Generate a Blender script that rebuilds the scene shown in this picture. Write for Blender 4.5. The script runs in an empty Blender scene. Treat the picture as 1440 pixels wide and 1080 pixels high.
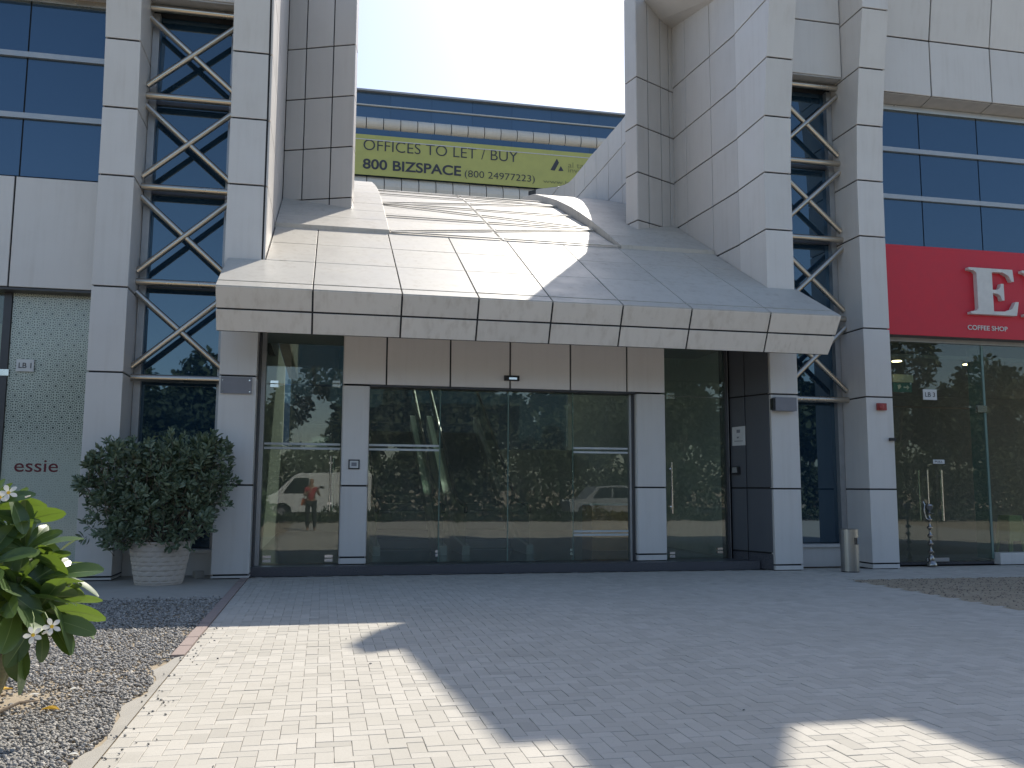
import bpy, bmesh, math, random
import numpy as np
from mathutils import Vector, Matrix
random.seed(7); rng = np.random.default_rng(7)
scn = bpy.context.scene
COL = scn.collection
V = Vector
# ------------------------------------------------------------------ camera
FPX, CX, CY, EYE = 1250.0, 720.0, 540.0, 1.42
yaw, pitch, roll = math.radians(11.9), math.radians(6.7), math.radians(0.3)
F = V((math.sin(yaw)*math.cos(pitch), math.cos(yaw)*math.cos(pitch), math.sin(pitch)))
R0 = V((math.cos(yaw), -math.sin(yaw), 0)); U0 = R0.cross(F)
RT = R0*math.cos(roll) + U0*math.sin(roll); UP = U0*math.cos(roll) - R0*math.sin(roll)
cam = bpy.data.objects.new('camera', bpy.data.cameras.new('camera')); COL.objects.link(cam)
cam.matrix_world = Matrix(((RT.x, UP.x, -F.x, 0), (RT.y, UP.y, -F.y, 0), (RT.z, UP.z, -F.z, EYE), (0, 0, 0, 1)))
cam.data.sensor_width = 36; cam.data.lens = FPX/1440*36; cam.data.clip_start = 0.05; cam.data.clip_end = 3000
scn.camera = cam
# ------------------------------------------------------------------ sky, sun, exposure
SUN = V((0.61, 1.0, 1.235)).normalized()
elev = math.asin(SUN.z); azim = math.atan2(SUN.x, SUN.y)
w = bpy.data.worlds.new('World'); scn.world = w; w.use_nodes = True
nt = w.node_tree; nt.nodes.clear()
sky = nt.nodes.new('ShaderNodeTexSky'); sky.sky_type = 'NISHITA'; sky.sun_disc = False
sky.sun_elevation = elev; sky.sun_rotation = azim
sky.air_density = 1.0; sky.dust_density = 1.25; sky.ozone_density = 1.0
bg = nt.nodes.new('ShaderNodeBackground'); bg.inputs['Strength'].default_value = 0.102
wo = nt.nodes.new('ShaderNodeOutputWorld')
nt.links.new(sky.outputs[0], bg.inputs[0]); nt.links.new(bg.outputs[0], wo.inputs[0])
sl = bpy.data.lights.new('sun', 'SUN'); sl.energy = 3.1; sl.angle = math.radians(0.53); sl.color = (1, 0.94, 0.83)
so = bpy.data.objects.new('sun', sl); COL.objects.link(so)
so.rotation_euler = (-SUN).to_track_quat('-Z', 'Y').to_euler(); so.location = (10, 20, 30)
scn.view_settings.view_transform = 'Standard'; scn.view_settings.look = 'None'
scn.view_settings.exposure = 0.92; scn.view_settings.gamma = 1; scn.view_settings.use_curve_mapping = False
scn.cycles.max_bounces = 10; scn.cycles.transparent_max_bounces = 24; scn.cycles.glossy_bounces = 5
scn.cycles.sample_clamp_indirect = 8

# ------------------------------------------------------------------ pixel <-> world
def ray(px, py): return F + RT*((px-CX)/FPX) - UP*((py-CY)/FPX)
def at_y(px, py, Y):
    r = ray(px, py); return V((0, 0, EYE)) + r*(Y/r.y)
def at_z(px, py, Z=0.0):
    r = ray(px, py); return V((0, 0, EYE)) + r*((Z-EYE)/r.z)
def at_x(px, py, X):
    r = ray(px, py); return V((0, 0, EYE)) + r*(X/r.x)
def on_plane(px, py, P, N):
    r = ray(px, py); c = V((0, 0, EYE)); return c + r*((V(P)-c).dot(V(N))/r.dot(V(N)))
def proj(P):
    v = V(P) - V((0, 0, EYE)); d = v.dot(F)
    return CX + FPX*v.dot(RT)/d, CY - FPX*v.dot(UP)/d, d

# ------------------------------------------------------------------ materials
class NB:
    def __init__(s, name):
        s.m = bpy.data.materials.new(name); s.m.use_nodes = True; s.t = s.m.node_tree; s.t.nodes.clear()
        s.out = s.n('ShaderNodeOutputMaterial')
    def n(s, typ, **kw):
        x = s.t.nodes.new(typ)
        for k, v in kw.items(): setattr(x, k, v)
        return x
    def l(s, a, b): s.t.links.new(a, b)
    def val(s, sock, v):
        if hasattr(v, 'is_linked') or isinstance(v, bpy.types.NodeSocket): s.l(v, sock)
        else: sock.default_value = v
    def math(s, op, a, b=None, c=None):
        x = s.n('ShaderNodeMath', operation=op)
        s.val(x.inputs[0], a)
        if b is not None: s.val(x.inputs[1], b)
        if c is not None: s.val(x.inputs[2], c)
        return x.outputs[0]
    def mix(s, fac, a, b, mode='MIX'):
        x = s.n('ShaderNodeMix', data_type='RGBA', blend_type=mode)
        s.val(x.inputs[0], fac)
        for sock, v in ((x.inputs[6], a), (x.inputs[7], b)):
            if isinstance(v, bpy.types.NodeSocket): s.l(v, sock)
            else: sock.default_value = (*v[:3], 1)
        return x.outputs[2]
    def noise(s, scale, detail=4, rough=0.55, vec=None, dist=0):
        x = s.n('ShaderNodeTexNoise'); x.inputs['Scale'].default_value = scale; x.inputs['Detail'].default_value = detail
        x.inputs['Roughness'].default_value = rough; x.inputs['Distortion'].default_value = dist
        if vec is not None: s.l(vec, x.inputs['Vector'])
        return x.outputs['Fac']
    def ramp(s, fac, stops):
        x = s.n('ShaderNodeValToRGB'); s.l(fac, x.inputs[0]); e = x.color_ramp.elements
        while len(e) < len(stops): e.new(0.5)
        for i, (p, c) in enumerate(stops):
            e[i].position = p; e[i].color = (c, c, c, 1) if isinstance(c, (int, float)) else (*c[:3], 1)
        return x.outputs[0]
    def maprange(s, v, a, b, c, d):
        x = s.n('ShaderNodeMapRange'); s.l(v, x.inputs[0])
        for i, q in enumerate((a, b, c, d)): x.inputs[i+1].default_value = q
        return x.outputs[0]
    def pos(s): return s.n('ShaderNodeNewGeometry').outputs['Position']
    def scaled(s, vec, sc):
        x = s.n('ShaderNodeMapping'); s.l(vec, x.inputs[0]); x.inputs['Scale'].default_value = sc; return x.outputs[0]
    def bump(s, h, strength=0.3, dist=0.01):
        x = s.n('ShaderNodeBump'); x.inputs['Strength'].default_value = strength; x.inputs['Distance'].default_value = dist
        s.l(h, x.inputs['Height']); return x.outputs[0]
    def bsdf(s, col, rough=0.5, metal=0.0, spec=0.5, normal=None, **kw):
        x = s.n('ShaderNodeBsdfPrincipled')
        if isinstance(col, bpy.types.NodeSocket): s.l(col, x.inputs['Base Color'])
        else: x.inputs['Base Color'].default_value = (*col[:3], 1)
        s.val(x.inputs['Roughness'], rough); s.val(x.inputs['Metallic'], metal)
        x.inputs['Specular IOR Level'].default_value = spec
        if normal is not None: s.l(normal, x.inputs['Normal'])
        for k, v in kw.items(): s.val(x.inputs[k], v)
        s.l(x.outputs[0], s.out.inputs[0]); return x

def simple(name, col, rough=0.5, metal=0.0, spec=0.5, var=0.08, nscale=6):
    b = NB(name); p = b.pos(); f = b.noise(nscale, 4, vec=p)
    c = b.mix(b.maprange(f, .3, .7, 0, 1), tuple(x*(1-var) for x in col), tuple(min(1, x*(1+var)) for x in col))
    b.bsdf(c, b.maprange(f, .3, .7, max(.02, rough*.85), min(1, rough*1.15)), metal, spec); return b.m

def panel_mat(name, col, streak=0.10, rough=0.42, metal=0.0, spec=0.5, dirt=(.55, .48, .40)):
    """Painted aluminium cladding: small change from sheet to sheet, faint rain streaks and dirt."""
    b = NB(name); p = b.pos(); oi = b.n('ShaderNodeObjectInfo').outputs['Random']
    base = b.mix(oi, tuple(x*.955 for x in col), tuple(x*1.045 for x in col))
    n1 = b.noise(1.0, 5, .6, b.scaled(p, (9, 9, .55)))
    n2 = b.noise(1.7, 4, .6, p)
    st = b.math('MULTIPLY', b.maprange(n1, .48, .75, 0, 1), b.maprange(n2, .35, .7, .2, 1))
    c = b.mix(b.math('MULTIPLY', st, streak*3), base, tuple(col[i]*dirt[i] for i in range(3)))
    c = b.mix(b.math('MULTIPLY', b.maprange(n2, .4, .8, 0, 1), .20), c, tuple(x*.8 for x in col))
    wob = b.noise(.9, 2, .5, p)
    b.bsdf(c, b.maprange(n2, .3, .7, rough*.85, rough*1.2), metal, spec, b.bump(wob, .10, .05)); return b.m

def glass_mat(name, tint, r0=0.09, refl=(1, 1, 1), rough=0.0, wav=0.006, haze=0.045):
    b = NB(name)
    lw = b.n('ShaderNodeLayerWeight'); lw.inputs[0].default_value = .5
    fac = b.math('ADD', b.math('MULTIPLY', b.math('POWER', lw.outputs['Facing'], 5.0), 1-r0), r0)
    tr = b.n('ShaderNodeBsdfTransparent'); tr.inputs[0].default_value = (*tint, 1)
    gl = b.n('ShaderNodeBsdfGlossy'); gl.inputs[0].default_value = (*refl, 1); gl.inputs['Roughness'].default_value = rough
    nz = b.noise(.8, 2, .5, b.pos()); b.l(b.bump(nz, .25, wav), gl.inputs['Normal'])
    mx = b.n('ShaderNodeMixShader'); b.l(fac, mx.inputs[0]); b.l(tr.outputs[0], mx.inputs[1]); b.l(gl.outputs[0], mx.inputs[2])
    # smeared pale diffuse film, added to veil the glass with soft haze
    df = b.n('ShaderNodeBsdfDiffuse'); df.inputs[0].default_value = (.50, .49, .44, 1)
    sm = b.noise(1.3, 6, .65, b.scaled(b.pos(), (1.0, 1.0, .35)), .6)
    m2 = b.n('ShaderNodeMixShader'); b.l(b.maprange(sm, .25, .8, haze*.6, haze*1.7), m2.inputs[0]); b.l(mx.outputs[0], m2.inputs[1]); b.l(df.outputs[0], m2.inputs[2])
    b.l(m2.outputs[0], b.out.inputs[0]); return b.m

def mirror_glass(name, body, refl, r0):
    b = NB(name)
    lw = b.n('ShaderNodeLayerWeight'); lw.inputs[0].default_value = .5
    oi = b.n('ShaderNodeObjectInfo').outputs['Random']
    fac = b.math('ADD', b.math('MULTIPLY', b.math('POWER', lw.outputs['Facing'], 4.0), 1-r0), r0)
    df = b.n('ShaderNodeBsdfDiffuse'); b.l(b.mix(oi, tuple(x*.85 for x in body), tuple(x*1.15 for x in body)), df.inputs[0])
    gl = b.n('ShaderNodeBsdfGlossy'); gl.inputs[0].default_value = (*refl, 1); gl.inputs['Roughness'].default_value = .015
    nz = b.noise(.7, 2, .5, b.pos()); b.l(b.bump(nz, .3, .006), gl.inputs['Normal'])
    mx = b.n('ShaderNodeMixShader'); b.l(fac, mx.inputs[0]); b.l(df.outputs[0], mx.inputs[1]); b.l(gl.outputs[0], mx.inputs[2])
    b.l(mx.outputs[0], b.out.inputs[0]); return b.m

def leaf_mat(name, c1, c2, trans=(.25, .4, .03), rough=.4, tf=.35):
    b = NB(name); g = b.n('ShaderNodeNewGeometry'); oi = b.n('ShaderNodeObjectInfo').outputs['Random']
    f = b.math('FRACT', b.math('ADD', g.outputs['Random Per Island'], oi))
    c = b.mix(f, c1, c2)
    pr = b.n('ShaderNodeBsdfPrincipled'); b.l(c, pr.inputs['Base Color']); pr.inputs['Roughness'].default_value = rough
    tl = b.n('ShaderNodeBsdfTranslucent'); tl.inputs[0].default_value = (*trans, 1)
    mx = b.n('ShaderNodeMixShader'); mx.inputs[0].default_value = tf
    b.l(pr.outputs[0], mx.inputs[1]); b.l(tl.outputs[0], mx.inputs[2]); b.l(mx.outputs[0], b.out.inputs[0]); return b.m

M = {}
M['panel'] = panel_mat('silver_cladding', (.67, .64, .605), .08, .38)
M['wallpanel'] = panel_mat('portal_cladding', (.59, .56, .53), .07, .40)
M['roofpanel'] = panel_mat('roof_cladding', (.54, .505, .445), .22, .5)
M['fascia'] = panel_mat('fascia_cladding', (.76, .69, .61), .22, .45)
M['lintel'] = panel_mat('lintel_cladding', (.82, .765, .725), .06, .42)
M['darkpanel'] = panel_mat('recess_cladding', (.11, .115, .125), .05, .35)
M['joint'] = simple('joint_rubber', (.018, .018, .02), .7)
M['core'] = simple('structure_core', (.12, .12, .125), .8)
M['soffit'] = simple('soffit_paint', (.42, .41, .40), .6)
M['steel'] = simple('brushed_steel', (.60, .53, .44), .30, 1.0, var=.02, nscale=2)
M['chrome'] = simple('polished_chrome', (.75, .75, .76), .12, 1.0, var=.03)
M['alu'] = simple('aluminium_frame', (.42, .42, .42), .42, .6)
M['darkalu'] = simple('dark_aluminium', (.07, .07, .075), .4, .3)
M['granite'] = simple('dark_granite', (.085, .085, .095), .3, nscale=60, var=.35)
M['glass'] = glass_mat('door_glass', (.80, .87, .83), .062)
M['shopglass'] = glass_mat('shop_glass', (.74, .82, .77), .058)
M['glassedge'] = simple('glass_edge', (.16, .24, .21), .2)
M['blueglass'] = mirror_glass('blue_glass', (.014, .038, .075), (.60, .80, 1.0), .13)
M['bayglass'] = mirror_glass('bay_glass', (.013, .033, .058), (.60, .82, 1.0), .14)
M['farglass'] = mirror_glass('far_glass', (.045, .085, .15), (.6, .8, 1), .10)
M['farwhite'] = panel_mat('far_cladding', (.62, .60, .55), .1, .5)
M['white'] = simple('white_paint', (.72, .72, .70), .5)
M['black'] = simple('black_plastic', (.02, .02, .022), .45)
M['greyplastic'] = simple('grey_plastic', (.22, .22, .24), .5)
M['red'] = simple('sign_red', (.60, .022, .04), .45, var=.03)
M['letter'] = simple('letter_face', (.66, .64, .60), .45)
M['letterside'] = simple('letter_return', (.45, .42, .38), .5)
M['maroon'] = simple('vinyl_maroon', (.13, .012, .02), .5)
M['redplastic'] = simple('red_plastic', (.35, .05, .045), .4)
M['banner'] = simple('banner_vinyl', (.44, .46, .15), .6, var=.06, nscale=1.2)
M['bannerink'] = simple('banner_ink', (.045, .05, .07), .6)
M['bannerpale'] = simple('banner_pale_ink', (.20, .22, .10), .6)
M['cable'] = simple('cable', (.55, .57, .56), .6)
M['wood'] = simple('desk_wood', (.66, .30, .10), .45, nscale=3, var=.2)
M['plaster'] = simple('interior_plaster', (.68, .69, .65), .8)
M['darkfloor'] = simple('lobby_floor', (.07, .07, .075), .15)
M['paper'] = simple('paper', (.62, .62, .60), .7)
M['ink'] = simple('ink', (.03, .03, .035), .6)
M['exitgreen'] = simple('exit_green', (.035, .17, .155), .5)
M['cream'] = simple('cream_plastic', (.60, .60, .50), .5)
M['olive'] = simple('olive_plastic', (.42, .40, .18), .45)
M['rubber'] = simple('tyre_rubber', (.03, .03, .03), .8)
M['carwhite'] = simple('van_paint', (.78, .78, .76), .2, var=.02)
M['carglass'] = simple('car_glass', (.02, .025, .03), .05)
M['bark'] = simple('bark', (.16, .12, .085), .9, var=.3, nscale=20)
M['stem'] = simple('plumeria_stem', (.16, .17, .10), .7, var=.25, nscale=25)
M['leaf'] = leaf_mat('shrub_leaf', (.07, .105, .056), (.25, .30, .20), (.10, .17, .05), .45, .2)
M['treeleaf'] = leaf_mat('tree_leaf', (.04, .058, .026), (.065, .085, .04), (.06, .085, .025), .75, .12)
M['plumeria'] = leaf_mat('plumeria_leaf', (.055, .10, .045), (.10, .155, .06), (.20, .31, .035), .30, .28)
M['midrib'] = simple('leaf_midrib', (.22, .28, .10), .5)
M['petal'] = leaf_mat('white_petal', (.80, .79, .74), (.86, .85, .80), (.75, .74, .66), .5, .3)
M['petalheart'] = simple('yellow_heart', (.75, .48, .03), .5)
M['yellowleaf'] = leaf_mat('yellow_leaf', (.62, .38, .03), (.68, .42, .05), (.5, .32, .02), .5, .2)
M['skin'] = simple('skin', (.36, .21, .14), .5)
M['hair'] = simple('hair', (.012, .010, .009), .45)
M['shirt'] = simple('red_cloth', (.38, .04, .05), .8)
M['trouser'] = simple('black_cloth', (.02, .02, .024), .8)
M['bagcloth'] = simple('tan_cloth', (.42, .12, .05), .7)
M['hedge'] = M['treeleaf']

# emission for the two lit downlights only
b = NB('lit_lamp'); e = b.n('ShaderNodeEmission'); e.inputs[0].default_value = (1, .72, .38, 1); e.inputs[1].default_value = 9
b.l(e.outputs[0], b.out.inputs[0]); M['lamp'] = b.m

# pavers
b = NB('paver'); g = b.n('ShaderNodeNewGeometry'); oi = b.n('ShaderNodeObjectInfo').outputs['Random']
f = b.math('FRACT', b.math('ADD', b.math('MULTIPLY', g.outputs['Random Per Island'], 1.0), oi))
p = g.outputs['Position']
n1 = b.noise(55, 5, .7, p); n2 = b.noise(.55, 5, .6, p); n3 = b.noise(240, 3, .7, p)
c = b.mix(f, (.46, .43, .375), (.54, .505, .445)); c = b.mix(b.math('MULTIPLY', b.math('GREATER_THAN', b.math('FRACT', b.math('MULTIPLY', f, 7.31)), .92), .22), c, (.28, .26, .23))
c = b.mix(b.math('MULTIPLY', b.maprange(n1, .45, .75, 0, 1), .35), c, (.37, .345, .30))
c = b.mix(b.math('MULTIPLY', b.maprange(n2, .45, .7, 0, 1), .35), c, (.40, .37, .31))
n4 = b.noise(1.6, 6, .7, p); c = b.mix(b.math('MULTIPLY', b.maprange(n4, .60, .76, 0, 1), .45), c, (.30, .275, .235))
c = b.mix(b.math('MULTIPLY', b.maprange(n3, .55, .8, 0, 1), .3), c, (.29, .27, .235))
b.bsdf(c, .85, 0, .3, b.bump(n3, .35, .003)); M['paver'] = b.m
# sand
b = NB('sand'); p = b.pos(); n1 = b.noise(2.5, 6, .65, p); n2 = b.noise(90, 4, .7, p)
c = b.mix(b.maprange(n1, .3, .7, 0, 1), (.36, .295, .21), (.47, .395, .29)); c = b.mix(b.math('MULTIPLY', n2, .4), c, (.23, .18, .12))
b.bsdf(c, .95, 0, .2, b.bump(n2, .6, .01)); M['sand'] = b.m
b = NB('mortar'); p = b.pos(); n2 = b.noise(60, 4, .7, p)
b.bsdf(b.mix(n2, (.38, .35, .295), (.50, .465, .40)), .95, 0, .2, b.bump(n2, .5, .005)); M['mortar'] = b.m
b = NB('concrete'); p = b.pos(); n1 = b.noise(4, 6, .65, p); n2 = b.noise(120, 3, .7, p)
b.bsdf(b.mix(n1, (.34, .315, .27), (.47, .44, .39)), .9, 0, .25, b.bump(n2, .4, .004)); M['concrete'] = b.m
b = NB('kerb_red'); p = b.pos(); n1 = b.noise(6, 6, .65, p)
b.bsdf(b.mix(n1, (.30, .235, .21), (.38, .31, .28)), .9, 0, .25, b.bump(b.noise(120, 3, .7, p), .4, .004)); M['kerbred'] = b.m
def stone_mat(name, c1, c2, c3):
    b = NB(name); g = b.n('ShaderNodeNewGeometry'); f = g.outputs['Random Per Island']
    c = b.ramp(f, [(0, c1), (.55, c2), (.9, c2), (1, c3)]); n = b.noise(70, 3, .6, g.outputs['Position'])
    b.bsdf(b.mix(b.math('MULTIPLY', n, .5), c, tuple(x*.6 for x in c2)), .8, 0, .35); return b.m
M['gravel'] = stone_mat('grey_gravel', (.15, .142, .13), (.41, .385, .35), (.70, .65, .57))
M['brownstone'] = stone_mat('brown_gravel', (.17, .135, .11), (.27, .225, .185), (.40, .35, .30))
# planter: cast stone
b = NB('cast_stone'); p = b.pos(); n1 = b.noise(5, 6, .65, p); n2 = b.noise(80, 4, .7, p)
b.bsdf(b.mix(n1, (.46, .395, .335), (.60, .525, .455)), .85, 0, .25, b.bump(n2, .4, .006)); M['caststone'] = b.m
# frosted film with a rosette lattice (flat print)
def film_mat():
    b = NB('rosette_film'); p = b.pos(); sx = b.n('ShaderNodeSeparateXYZ'); b.l(p, sx.inputs[0])
    x, z = sx.outputs[0], sx.outputs[2]
    A, B = .236, .335
    def lattice(ox, oz):
        u = b.math('MULTIPLY', b.math('SUBTRACT', b.math('FRACT', b.math('ADD', b.math('DIVIDE', x, A), 40+ox)), .5), A)
        v = b.math('MULTIPLY', b.math('SUBTRACT', b.math('FRACT', b.math('ADD', b.math('DIVIDE', z, B), 40+oz)), .5), B)
        r = b.math('SQRT', b.math('ADD', b.math('MULTIPLY', u, u), b.math('MULTIPLY', v, v)))
        th = b.math('ARCTAN2', v, u)
        return r, th
    def holes(r, th):
        ring = b.math('GREATER_THAN', b.math('SINE', b.math('MULTIPLY', r, 2*math.pi/.031)), -.05)
        # shift the petals from ring to ring
        k = b.math('FLOOR', b.math('DIVIDE', r, .031))
        spoke = b.math('GREATER_THAN', b.math('COSINE', b.math('ADD', b.math('MULTIPLY', th, 12), b.math('MULTIPLY', k, math.pi))), .05)
        h = b.math('MULTIPLY', ring, spoke)
        h = b.math('MULTIPLY', h, b.math('GREATER_THAN', r, .03))
        return b.math('MAXIMUM', h, b.math('LESS_THAN', r, .017))
    r1, t1 = lattice(0, 0); r2, t2 = lattice(.5, .5)
    near = b.math('LESS_THAN', r1, r2)
    h = b.math('ADD', b.math('MULTIPLY', near, holes(r1, t1)), b.math('MULTIPLY', b.math('SUBTRACT', 1, near), holes(r2, t2)))
    fade = b.maprange(z, 1.75, 2.35, .25, 1.0)
    h = b.math('MULTIPLY', h, fade)
    c = b.mix(h, (.47, .51, .44), (.05, .068, .06))
    x2 = b.n('ShaderNodeBsdfPrincipled'); b.l(c, x2.inputs['Base Color']); x2.inputs['Roughness'].default_value = .12
    x2.inputs['Specular IOR Level'].default_value = .7
    b.l(x2.outputs[0], b.out.inputs[0]); return b.m
M['film'] = film_mat()

# ------------------------------------------------------------------ object helpers
def link(name, me, mat=None, parent=None, loc=None):
    o = bpy.data.objects.new(name, me); COL.objects.link(o)
    if mat is not None and me is not None and len(me.materials) == 0: me.materials.append(mat)
    if parent is not None: o.parent = parent
    if loc is not None: o.location = loc
    return o
def mesh(name, verts, faces, smooth=False):
    me = bpy.data.meshes.new(name); me.from_pydata([tuple(v) for v in verts], [], [tuple(f) for f in faces])
    bm = bmesh.new(); bm.from_mesh(me); bmesh.ops.recalc_face_normals(bm, faces=bm.faces); bm.to_mesh(me); bm.free()
    if smooth: me.polygons.foreach_set('use_smooth', [True]*len(me.polygons))
    me.update(); return me
def tag(o, label=None, cat=None, group=None, kind=None):
    if label: o['label'] = label
    if cat: o['category'] = cat
    if group: o['group'] = group
    if kind: o['kind'] = kind
    return o
def thing(name, loc, label, cat, group=None):
    o = bpy.data.objects.new(name, None); COL.objects.link(o); o.location = loc; o.empty_display_size = .2
    return tag(o, label, cat, group)
class MB:
    """collects simple shapes into one mesh"""
    def __init__(s): s.v = []; s.f = []
    def add(s, vs, fs):
        k = len(s.v); s.v += [V(v) for v in vs]; s.f += [tuple(i+k for i in f) for f in fs]; return s
    def box(s, a, b_):
        x0, y0, z0 = a; x1, y1, z1 = b_
        return s.add([(x0,y0,z0),(x1,y0,z0),(x1,y1,z0),(x0,y1,z0),(x0,y0,z1),(x1,y0,z1),(x1,y1,z1),(x0,y1,z1)],
              [(0,3,2,1),(4,5,6,7),(0,1,5,4),(1,2,6,5),(2,3,7,6),(3,0,4,7)])
    def prism(s, pts, d):
        n = len(pts); pts = [V(p) for p in pts]; d = V(d)
        return s.add(pts + [p+d for p in pts], [tuple(range(n)), tuple(range(2*n-1, n-1, -1))] +
                     [(i, n+i, n+(i+1) % n, (i+1) % n) for i in range(n)])
    def tube(s, p, q, r, seg=12, r2=None, cap=True):
        p, q = V(p), V(q); d = (q-p).normalized(); a = d.orthogonal().normalized(); c = d.cross(a); r2 = r if r2 is None else r2
        vs = [p + (a*math.cos(t)+c*math.sin(t))*r for t in [2*math.pi*i/seg for i in range(seg)]]
        vs += [q + (a*math.cos(t)+c*math.sin(t))*r2 for t in [2*math.pi*i/seg for i in range(seg)]]
        fs = [(i, (i+1) % seg, seg+(i+1) % seg, seg+i) for i in range(seg)]
        if cap: fs += [tuple(range(seg-1, -1, -1)), tuple(range(seg, 2*seg))]
        return s.add(vs, fs)
    def path(s, pts, rs, seg=8):
        for i in range(len(pts)-1): s.tube(pts[i], pts[i+1], rs[i], seg, rs[i+1])
        return s
    def lathe(s, prof, c=(0, 0, 0), seg=24):
        c = V(c); n = len(prof); vs = []
        for r, z in prof:
            vs += [c + V((r*math.cos(2*math.pi*i/seg), r*math.sin(2*math.pi*i/seg), z)) for i in range(seg)]
        fs = [(j*seg+i, j*seg+(i+1) % seg, (j+1)*seg+(i+1) % seg, (j+1)*seg+i) for j in range(n-1) for i in range(seg)]
        fs += [tuple(range(seg-1, -1, -1)), tuple(range((n-1)*seg, n*seg))]
        return s.add(vs, fs)
    def build(s, name, mat, parent=None, smooth=False, origin=None):
        o0 = V(origin) if origin is not None else V((0, 0, 0))
        me = mesh(name, [v-o0 for v in s.v], s.f)
        if smooth:
            me.polygons.foreach_set('use_smooth', [True]*len(me.polygons))
            try: me.set_sharp_from_angle(angle=math.radians(40))
            except Exception: pass
        o = link(name, me, mat, parent)
        if origin is not None: o.location = origin
        return o
def bar(mb, p, q, wdir, w, h, up):
    """rectangular bar from p to q; wdir = width direction, up = height direction"""
    p, q = V(p), V(q); wd = V(wdir).normalized()*w/2; u = V(up).normalized()*h
    mb.add([p-wd, p+wd, p+wd+u, p-wd+u, q-wd, q+wd, q+wd+u, q-wd+u],
           [(0,1,2,3),(7,6,5,4),(0,4,5,1),(1,5,6,2),(2,6,7,3),(3,7,4,0)])
GAP = .014
def panel(pts, nrm, mat, parent, name='panel', th=.03, gap=GAP):
    pts = [V(p) for p in pts]; nrm = V(nrm).normalized(); n = len(pts); out = []
    cen = sum(pts, V((0,0,0)))/n
    for i in range(n):
        a, p, c = pts[i-1], pts[i], pts[(i+1) % n]
        e1 = (a-p); e2 = (c-p)
        if e1.length < 1e-4 or e2.length < 1e-4: return None
        e1.normalize(); e2.normalize(); s = max(.25, e1.cross(e2).length)
        out.append(p + (e1+e2)*gap/s)
    t = .004; inner = []
    for i in range(n):
        e1 = (out[i-1]-out[i]).normalized(); e2 = (out[(i+1) % n]-out[i]).normalized(); inner.append(out[i]+(e1+e2)*t - nrm*0)
    vs = [v for v in inner] + [v-nrm*t for v in out] + [v-nrm*th for v in out]
    fs = [tuple(range(n))] + [(i, (i+1) % n, n+(i+1) % n, n+i) for i in range(n)] + [(n+i, n+(i+1) % n, 2*n+(i+1) % n, 2*n+i) for i in range(n)]
    me = bpy.data.meshes.new(name); me.from_pydata([tuple(v-cen) for v in vs], [], fs)
    f0 = me.polygons[0]
    if f0.normal.dot(nrm) < 0: me.flip_normals()
    o = link(name, me, mat, parent, cen)
    if th >= .03: o.rotation_euler = tuple(rng.normal(0, .0016, 3))
    return o
def clip(poly, ax, val, keep_greater):
    out = []; n = len(poly)
    for i in range(n):
        a, c = poly[i], poly[(i+1) % n]
        ia = (a[ax] >= val) == keep_greater; ic = (c[ax] >= val) == keep_greater
        if ia: out.append(a)
        if ia != ic:
            t = (val-a[ax])/(c[ax]-a[ax]); out.append(tuple(a[k]+(c[k]-a[k])*t for k in (0, 1)))
    return out
def grid_panels(poly, us, vs, to3d, nrm, mat, parent, name='panel', th=.03):
    for i in range(len(us)-1):
        pu = clip(clip(poly, 0, us[i], True), 0, us[i+1], False)
        for j in range(len(vs)-1):
            if len(pu) < 3: continue
            q = clip(clip(pu, 1, vs[j], True), 1, vs[j+1], False)
            qq = []
            for p in q:
                if not qq or abs(p[0]-qq[-1][0])+abs(p[1]-qq[-1][1]) > .03: qq.append(p)
            if len(qq) > 2 and abs(qq[0][0]-qq[-1][0])+abs(qq[0][1]-qq[-1][1]) < .03: qq.pop()
            if len(qq) < 3: continue
            panel([to3d(*p) for p in qq], nrm, mat, parent, name, th)
def text_mesh(s, size, depth=0.0, offset=0.0, spacing=1.0, sx=1.0):
    cu = bpy.data.curves.new('lettering', 'FONT'); cu.body = s; cu.size = size; cu.extrude = depth; cu.offset = offset
    cu.space_character = spacing; cu.resolution_u = 6
    o = bpy.data.objects.new('tmp', cu); COL.objects.link(o)
    dg = bpy.context.evaluated_depsgraph_get(); me = bpy.data.meshes.new_from_object(o.evaluated_get(dg))
    bpy.data.objects.remove(o); bpy.data.curves.remove(cu)
    me.materials.clear(); return me
def islands(me):
    par = list(range(len(me.vertices)))
    def find(a):
        while par[a] != a: par[a] = par[par[a]]; a = par[a]
        return a
    for p in me.polygons:
        v = p.vertices; r0 = find(v[0])
        for k in v[1:]: par[find(k)] = r0
    gr = {}
    for p in me.polygons: gr.setdefault(find(p.vertices[0]), []).append(p.index)
    out = []
    for fs in gr.values():
        vs = sorted({v for f in fs for v in me.polygons[f].vertices}); xs = [me.vertices[v].co.x for v in vs]
        out.append([min(xs), max(xs), fs])
    out.sort(key=lambda t: t[0]); res = []
    for a, c, fs in out:
        if res and min(c, res[-1][1])-max(a, res[-1][0]) > .5*min(c-a, res[-1][1]-res[-1][0]): res[-1][1] = max(c, res[-1][1]); res[-1][2] += fs
        else: res.append([a, c, list(fs)])
    return res
def split_letters(o, parent, name='letter'):
    me = o.data
    for a, c, fs in islands(me):
        vs = sorted({v for f in fs for v in me.polygons[f].vertices}); ix = {v: i for i, v in enumerate(vs)}
        m2 = bpy.data.meshes.new(name); m2.from_pydata([tuple(me.vertices[v].co) for v in vs], [], [[ix[v] for v in me.polygons[f].vertices] for f in fs])
        l2 = link(name, m2, me.materials[0], parent); l2.matrix_parent_inverse = Matrix.Translation(-parent.location); l2.matrix_basis = o.matrix_basis.copy()
    bpy.data.objects.remove(o)
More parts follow.
